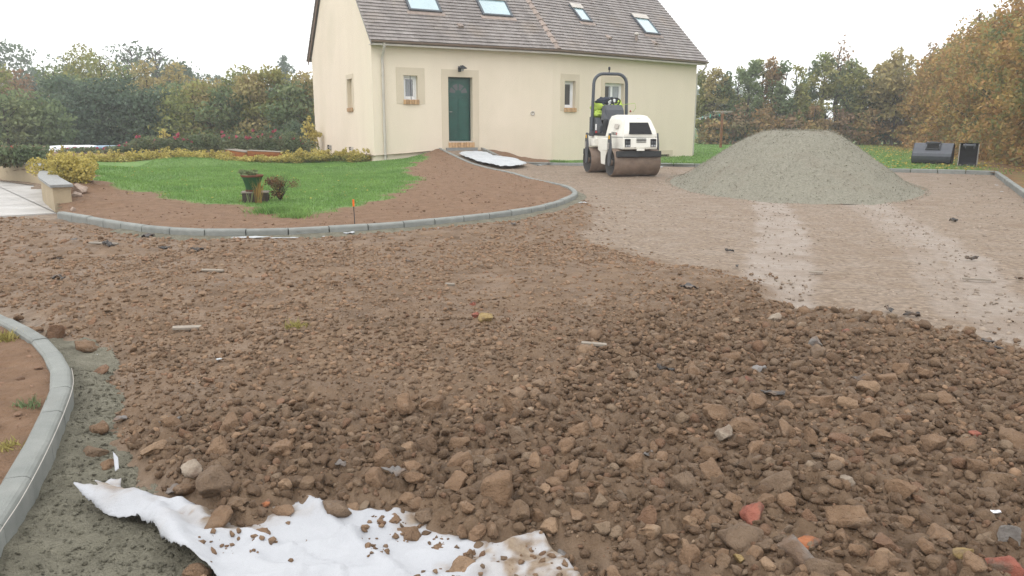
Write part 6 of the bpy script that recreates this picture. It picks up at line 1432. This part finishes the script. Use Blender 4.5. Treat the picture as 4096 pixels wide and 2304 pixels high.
# ================================================================== OTHER THINGS
# excavator buckets on the lawn
def ex_bucket(sx, sy, w, h, label, rz, front):
    p = G(sx, sy, .1); root = empty('excavator_bucket', tuple(p), rz); tag(root, label, 'bucket')
    B = lambda mb, n_, m_, pr=root, bv=0: mb.build(n_, m_, pr, local=True, bevel=bv)
    prof = [(.1, 0), (.0, .06), (-.07, .15), (-.1, .26), (-.08, .36), (-.01, .45), (.08, .54), (.2, h), (.36, h + .005)]          # y, z of the back plate, seen from behind
    if front: prof = [(.36, .0), (.42, .1), (.4, .3), (.33, .5), (.22, h - .08), (.08, h)]
    t = .016; m = MB(); n = len(prof); V = []
    for xw in (-w / 2, w / 2):
        for k, (y, z) in enumerate(prof):
            V.append((xw, y, z))
        for k, (y, z) in enumerate(prof):
            a, b = prof[max(k - 1, 0)], prof[min(k + 1, n - 1)]; tx, tz = b[0] - a[0], b[1] - a[1]; l = math.hypot(tx, tz); V.append((xw, y + tz / l * t, z - tx / l * t))
    Fs = []
    for k in range(n - 1):
        Fs += [(k, k + 1, 2 * n + k + 1, 2 * n + k), (n + k, 3 * n + k, 3 * n + k + 1, n + k + 1)]
    B(m.add(V, Fs), 'back_plate', 'steel_dark' if front else 'steel_blue')
    for sg in (-1, 1):
        pl = prof + ([(0.0, h - .02), (-.02, .0)] if front else [(.5, h - .1), (.52, .1), (.4, .0)])
        B(MB().prism([(sg * w / 2, y, z) for y, z in pl], (sg * .018, 0, 0)), 'side_plate', 'steel_dark' if not front else 'steel_blue')
        if front: B(MB().tube([(sg * (w / 2 + .008), -.03, .0), (sg * (w / 2 + .008), -.01, h - .02)], .016, 6), 'side_edge', 'steel_edge')
    if front:
        for xx_ in (-.2, 0, .2): B(MB().prism([(xx_ - .03, -.02, 0), (xx_ + .03, -.02, 0), (xx_ + .02, -.05, .05), (xx_ - .02, -.05, .05)], (0, .08, .0)), 'tooth', 'steel_edge')
        B(MB().prism([(-w / 2, .3, .0), (-w / 2, .42, .02), (-w / 2, .0, .02), (-w / 2, -.03, 0)], (w, 0, 0)), 'floor_plate', 'steel_dark')
        B(MB().tube([(-w / 2 + .08, .1, h - .06), (w / 2 - .08, .1, h - .06)], .045, 10), 'hinge_tube', 'steel_blue')
        for sg in (-1, 1): B(MB().prism([(sg * .12, .05, h - .16), (sg * .12, .18, h - .12), (sg * .12, .15, h + .02), (sg * .12, .05, h + .03)], (.025, 0, 0)), 'hinge_ear', 'steel_blue')
    else:
        B(MB().prism([(-w / 2, .06, .0), (-w / 2, -.02, .05), (-w / 2, .0, .07), (-w / 2, .1, .0)], (w, 0, 0)), 'cutting_edge', 'steel_dark')
        for sg in (-1, 1):
            B(MB().prism([(sg * .2, -.0, .34), (sg * .2, .1, .44), (sg * .2, .2, h + .06), (sg * .2, .06, h + .03), (sg * .2, -.02, h - .1)], (.022, 0, 0)), 'hinge_ear', 'steel_blue')
        B(MB().box((0, .05, h - .14), (.36, .06, .22)), 'hinge_recess', 'slot_black'); B(MB().tube([(-.22, .06, h), (.22, .06, h)], .04, 10), 'hinge_pin', 'dark_metal'); B(MB().tube([(-.22, .02, h - .2), (.22, .02, h - .2)], .035, 10), 'hinge_pin', 'dark_metal')
        B(MB().box((0, .1, h + .03), (.22, .14, .05)), 'hitch_block', 'plastic_grey', bv=.008)
    return root
ex_bucket(3723, 656, 1.18, .7, 'wide blue-grey excavator bucket lying face down on the lawn', -.64, False)
ex_bucket(3868, 664, .52, .72, 'narrow dark excavator bucket standing upright with its open side showing', -.5, True)

# washing line: T-post, lines and pegs
pp = G(2882, 591, .1); wl = empty('washing_line_post', tuple(pp)); tag(wl, 'brown wooden T-shaped washing line post on the lawn', 'washing line'); th_ = 2.05
MB().box((pp[0], pp[1], .1 + th_ / 2), (.13, .13, th_)).build('post', 'wood_post', wl, bevel=.01); MB().box((pp[0] + .02, pp[1], .1 + th_ + .04), (1.2, .12, .08), .2).build('crossbar', 'plank_grey', wl, bevel=.006)
wlp = W2(HL2, 1.0, 1.45)
for k, off in enumerate((-.5, -.2, .25, .55)):
    a0 = np.array([pp[0] + off, pp[1] + off * .2, .1 + th_ + .09]); b0 = wlp + np.array([0, .25 * k, .1 * k - .1]); mid_ = (a0 + b0) / 2 - np.array([0, 0, .12 + .05 * k])
    tt = np.linspace(0, 1, 9); path = [(1 - t) ** 2 * a0 + 2 * t * (1 - t) * mid_ + t * t * b0 for t in tt]; MB().tube(path, .005, 4).build('line', 'line_wire', wl)
    for t_ in (2, 4) if k % 2 else (3,): MB().box(tuple(path[t_] - np.array([0, 0, .04])), (.04, .03, .12)).build('peg', 'peg' if t_ != 4 else 'white_label', wl)

# plastic-wrapped bales and wooden boxes behind the shrubs
for x0, x1, mt, lab, yy in ((205, 385, 'bale_white', 'white plastic-wrapped bale lying behind the golden bush', 29.5), (388, 550, 'bale_blue', 'blue-grey plastic-wrapped bale next to the white one', 29.8)):
    a0, b0 = A(x0, 590, yy), A(x1, 590, yy); L = b0[0] - a0[0]; zt_ = A(x0, 581, yy)[2]; V, F = blob(((a0[0] + b0[0]) / 2, yy, zt_ - .26), (1, 1, 1), 3, 0.0, 22)
    C = np.array([(a0[0] + b0[0]) / 2, yy, zt_ - .27]); D = V - C; D = np.sign(D) * np.abs(D) ** .3; D[:, 0] *= L / 2; D[:, 1] *= .5; D[:, 2] *= .27; V = C + D; V[:, 2] += .025 * (vn3(V * 3, 4) - .5); 
    tag(np_mesh('wrapped_bale', V, F, mt, smooth=True), lab, 'bale')
for sx, sy, wpx, rz, lab in ((958, 612, 88, -.35, 'orange-brown wooden box tilted behind the euonymus row'), (1058, 614, 118, .12, 'longer orange-brown wooden box beside the tilted one')):
    p = A(sx, sy, 26.2); w = wpx / FOC * 26.2; bx = empty('wooden_box', (p[0], p[1], p[2] - .25), 0); tag(bx, lab, 'wooden box'); bx.rotation_euler = (0, (.1 if rz < 0 else .05), rz)
    for k in range(3): MB().box((0, -.25, .05 + .11 * k), (w, .03, .1)).build('board', 'wood_orange', bx, local=True, bevel=.004)
    for k in range(3): MB().box((0, .25, .05 + .11 * k), (w, .03, .1)).build('board', 'wood_orange', bx, local=True)
    for sg in (-1, 1): MB().box((sg * w / 2, 0, .16), (.03, .5, .32)).build('end_board', 'wood_orange', bx, local=True)
    MB().box((0, 0, .335), (w + .06, .56, .02)).build('lid', 'plank_grey', bx, local=True)

# ================================================================== HAZE
hz = MB().box((-10, 160, 8.5), (420, 460, 23.0)).build('haze', 'joint'); hz.data.materials.clear()
hm_ = bpy.data.materials.new('haze'); hm_.use_nodes = True; nt = hm_.node_tree
for n_ in list(nt.nodes): nt.nodes.remove(n_)
ho = nt.nodes.new('ShaderNodeOutputMaterial'); hv = nt.nodes.new('ShaderNodeVolumePrincipled'); hv.inputs['Color'].default_value = (.93, .96, 1.0, 1); hv.inputs['Density'].default_value = .0018; hv.inputs['Anisotropy'].default_value = .2
nt.links.new(hv.outputs[0], ho.inputs['Volume']); hz.data.materials.append(hm_); tag(hz, kind='stuff')
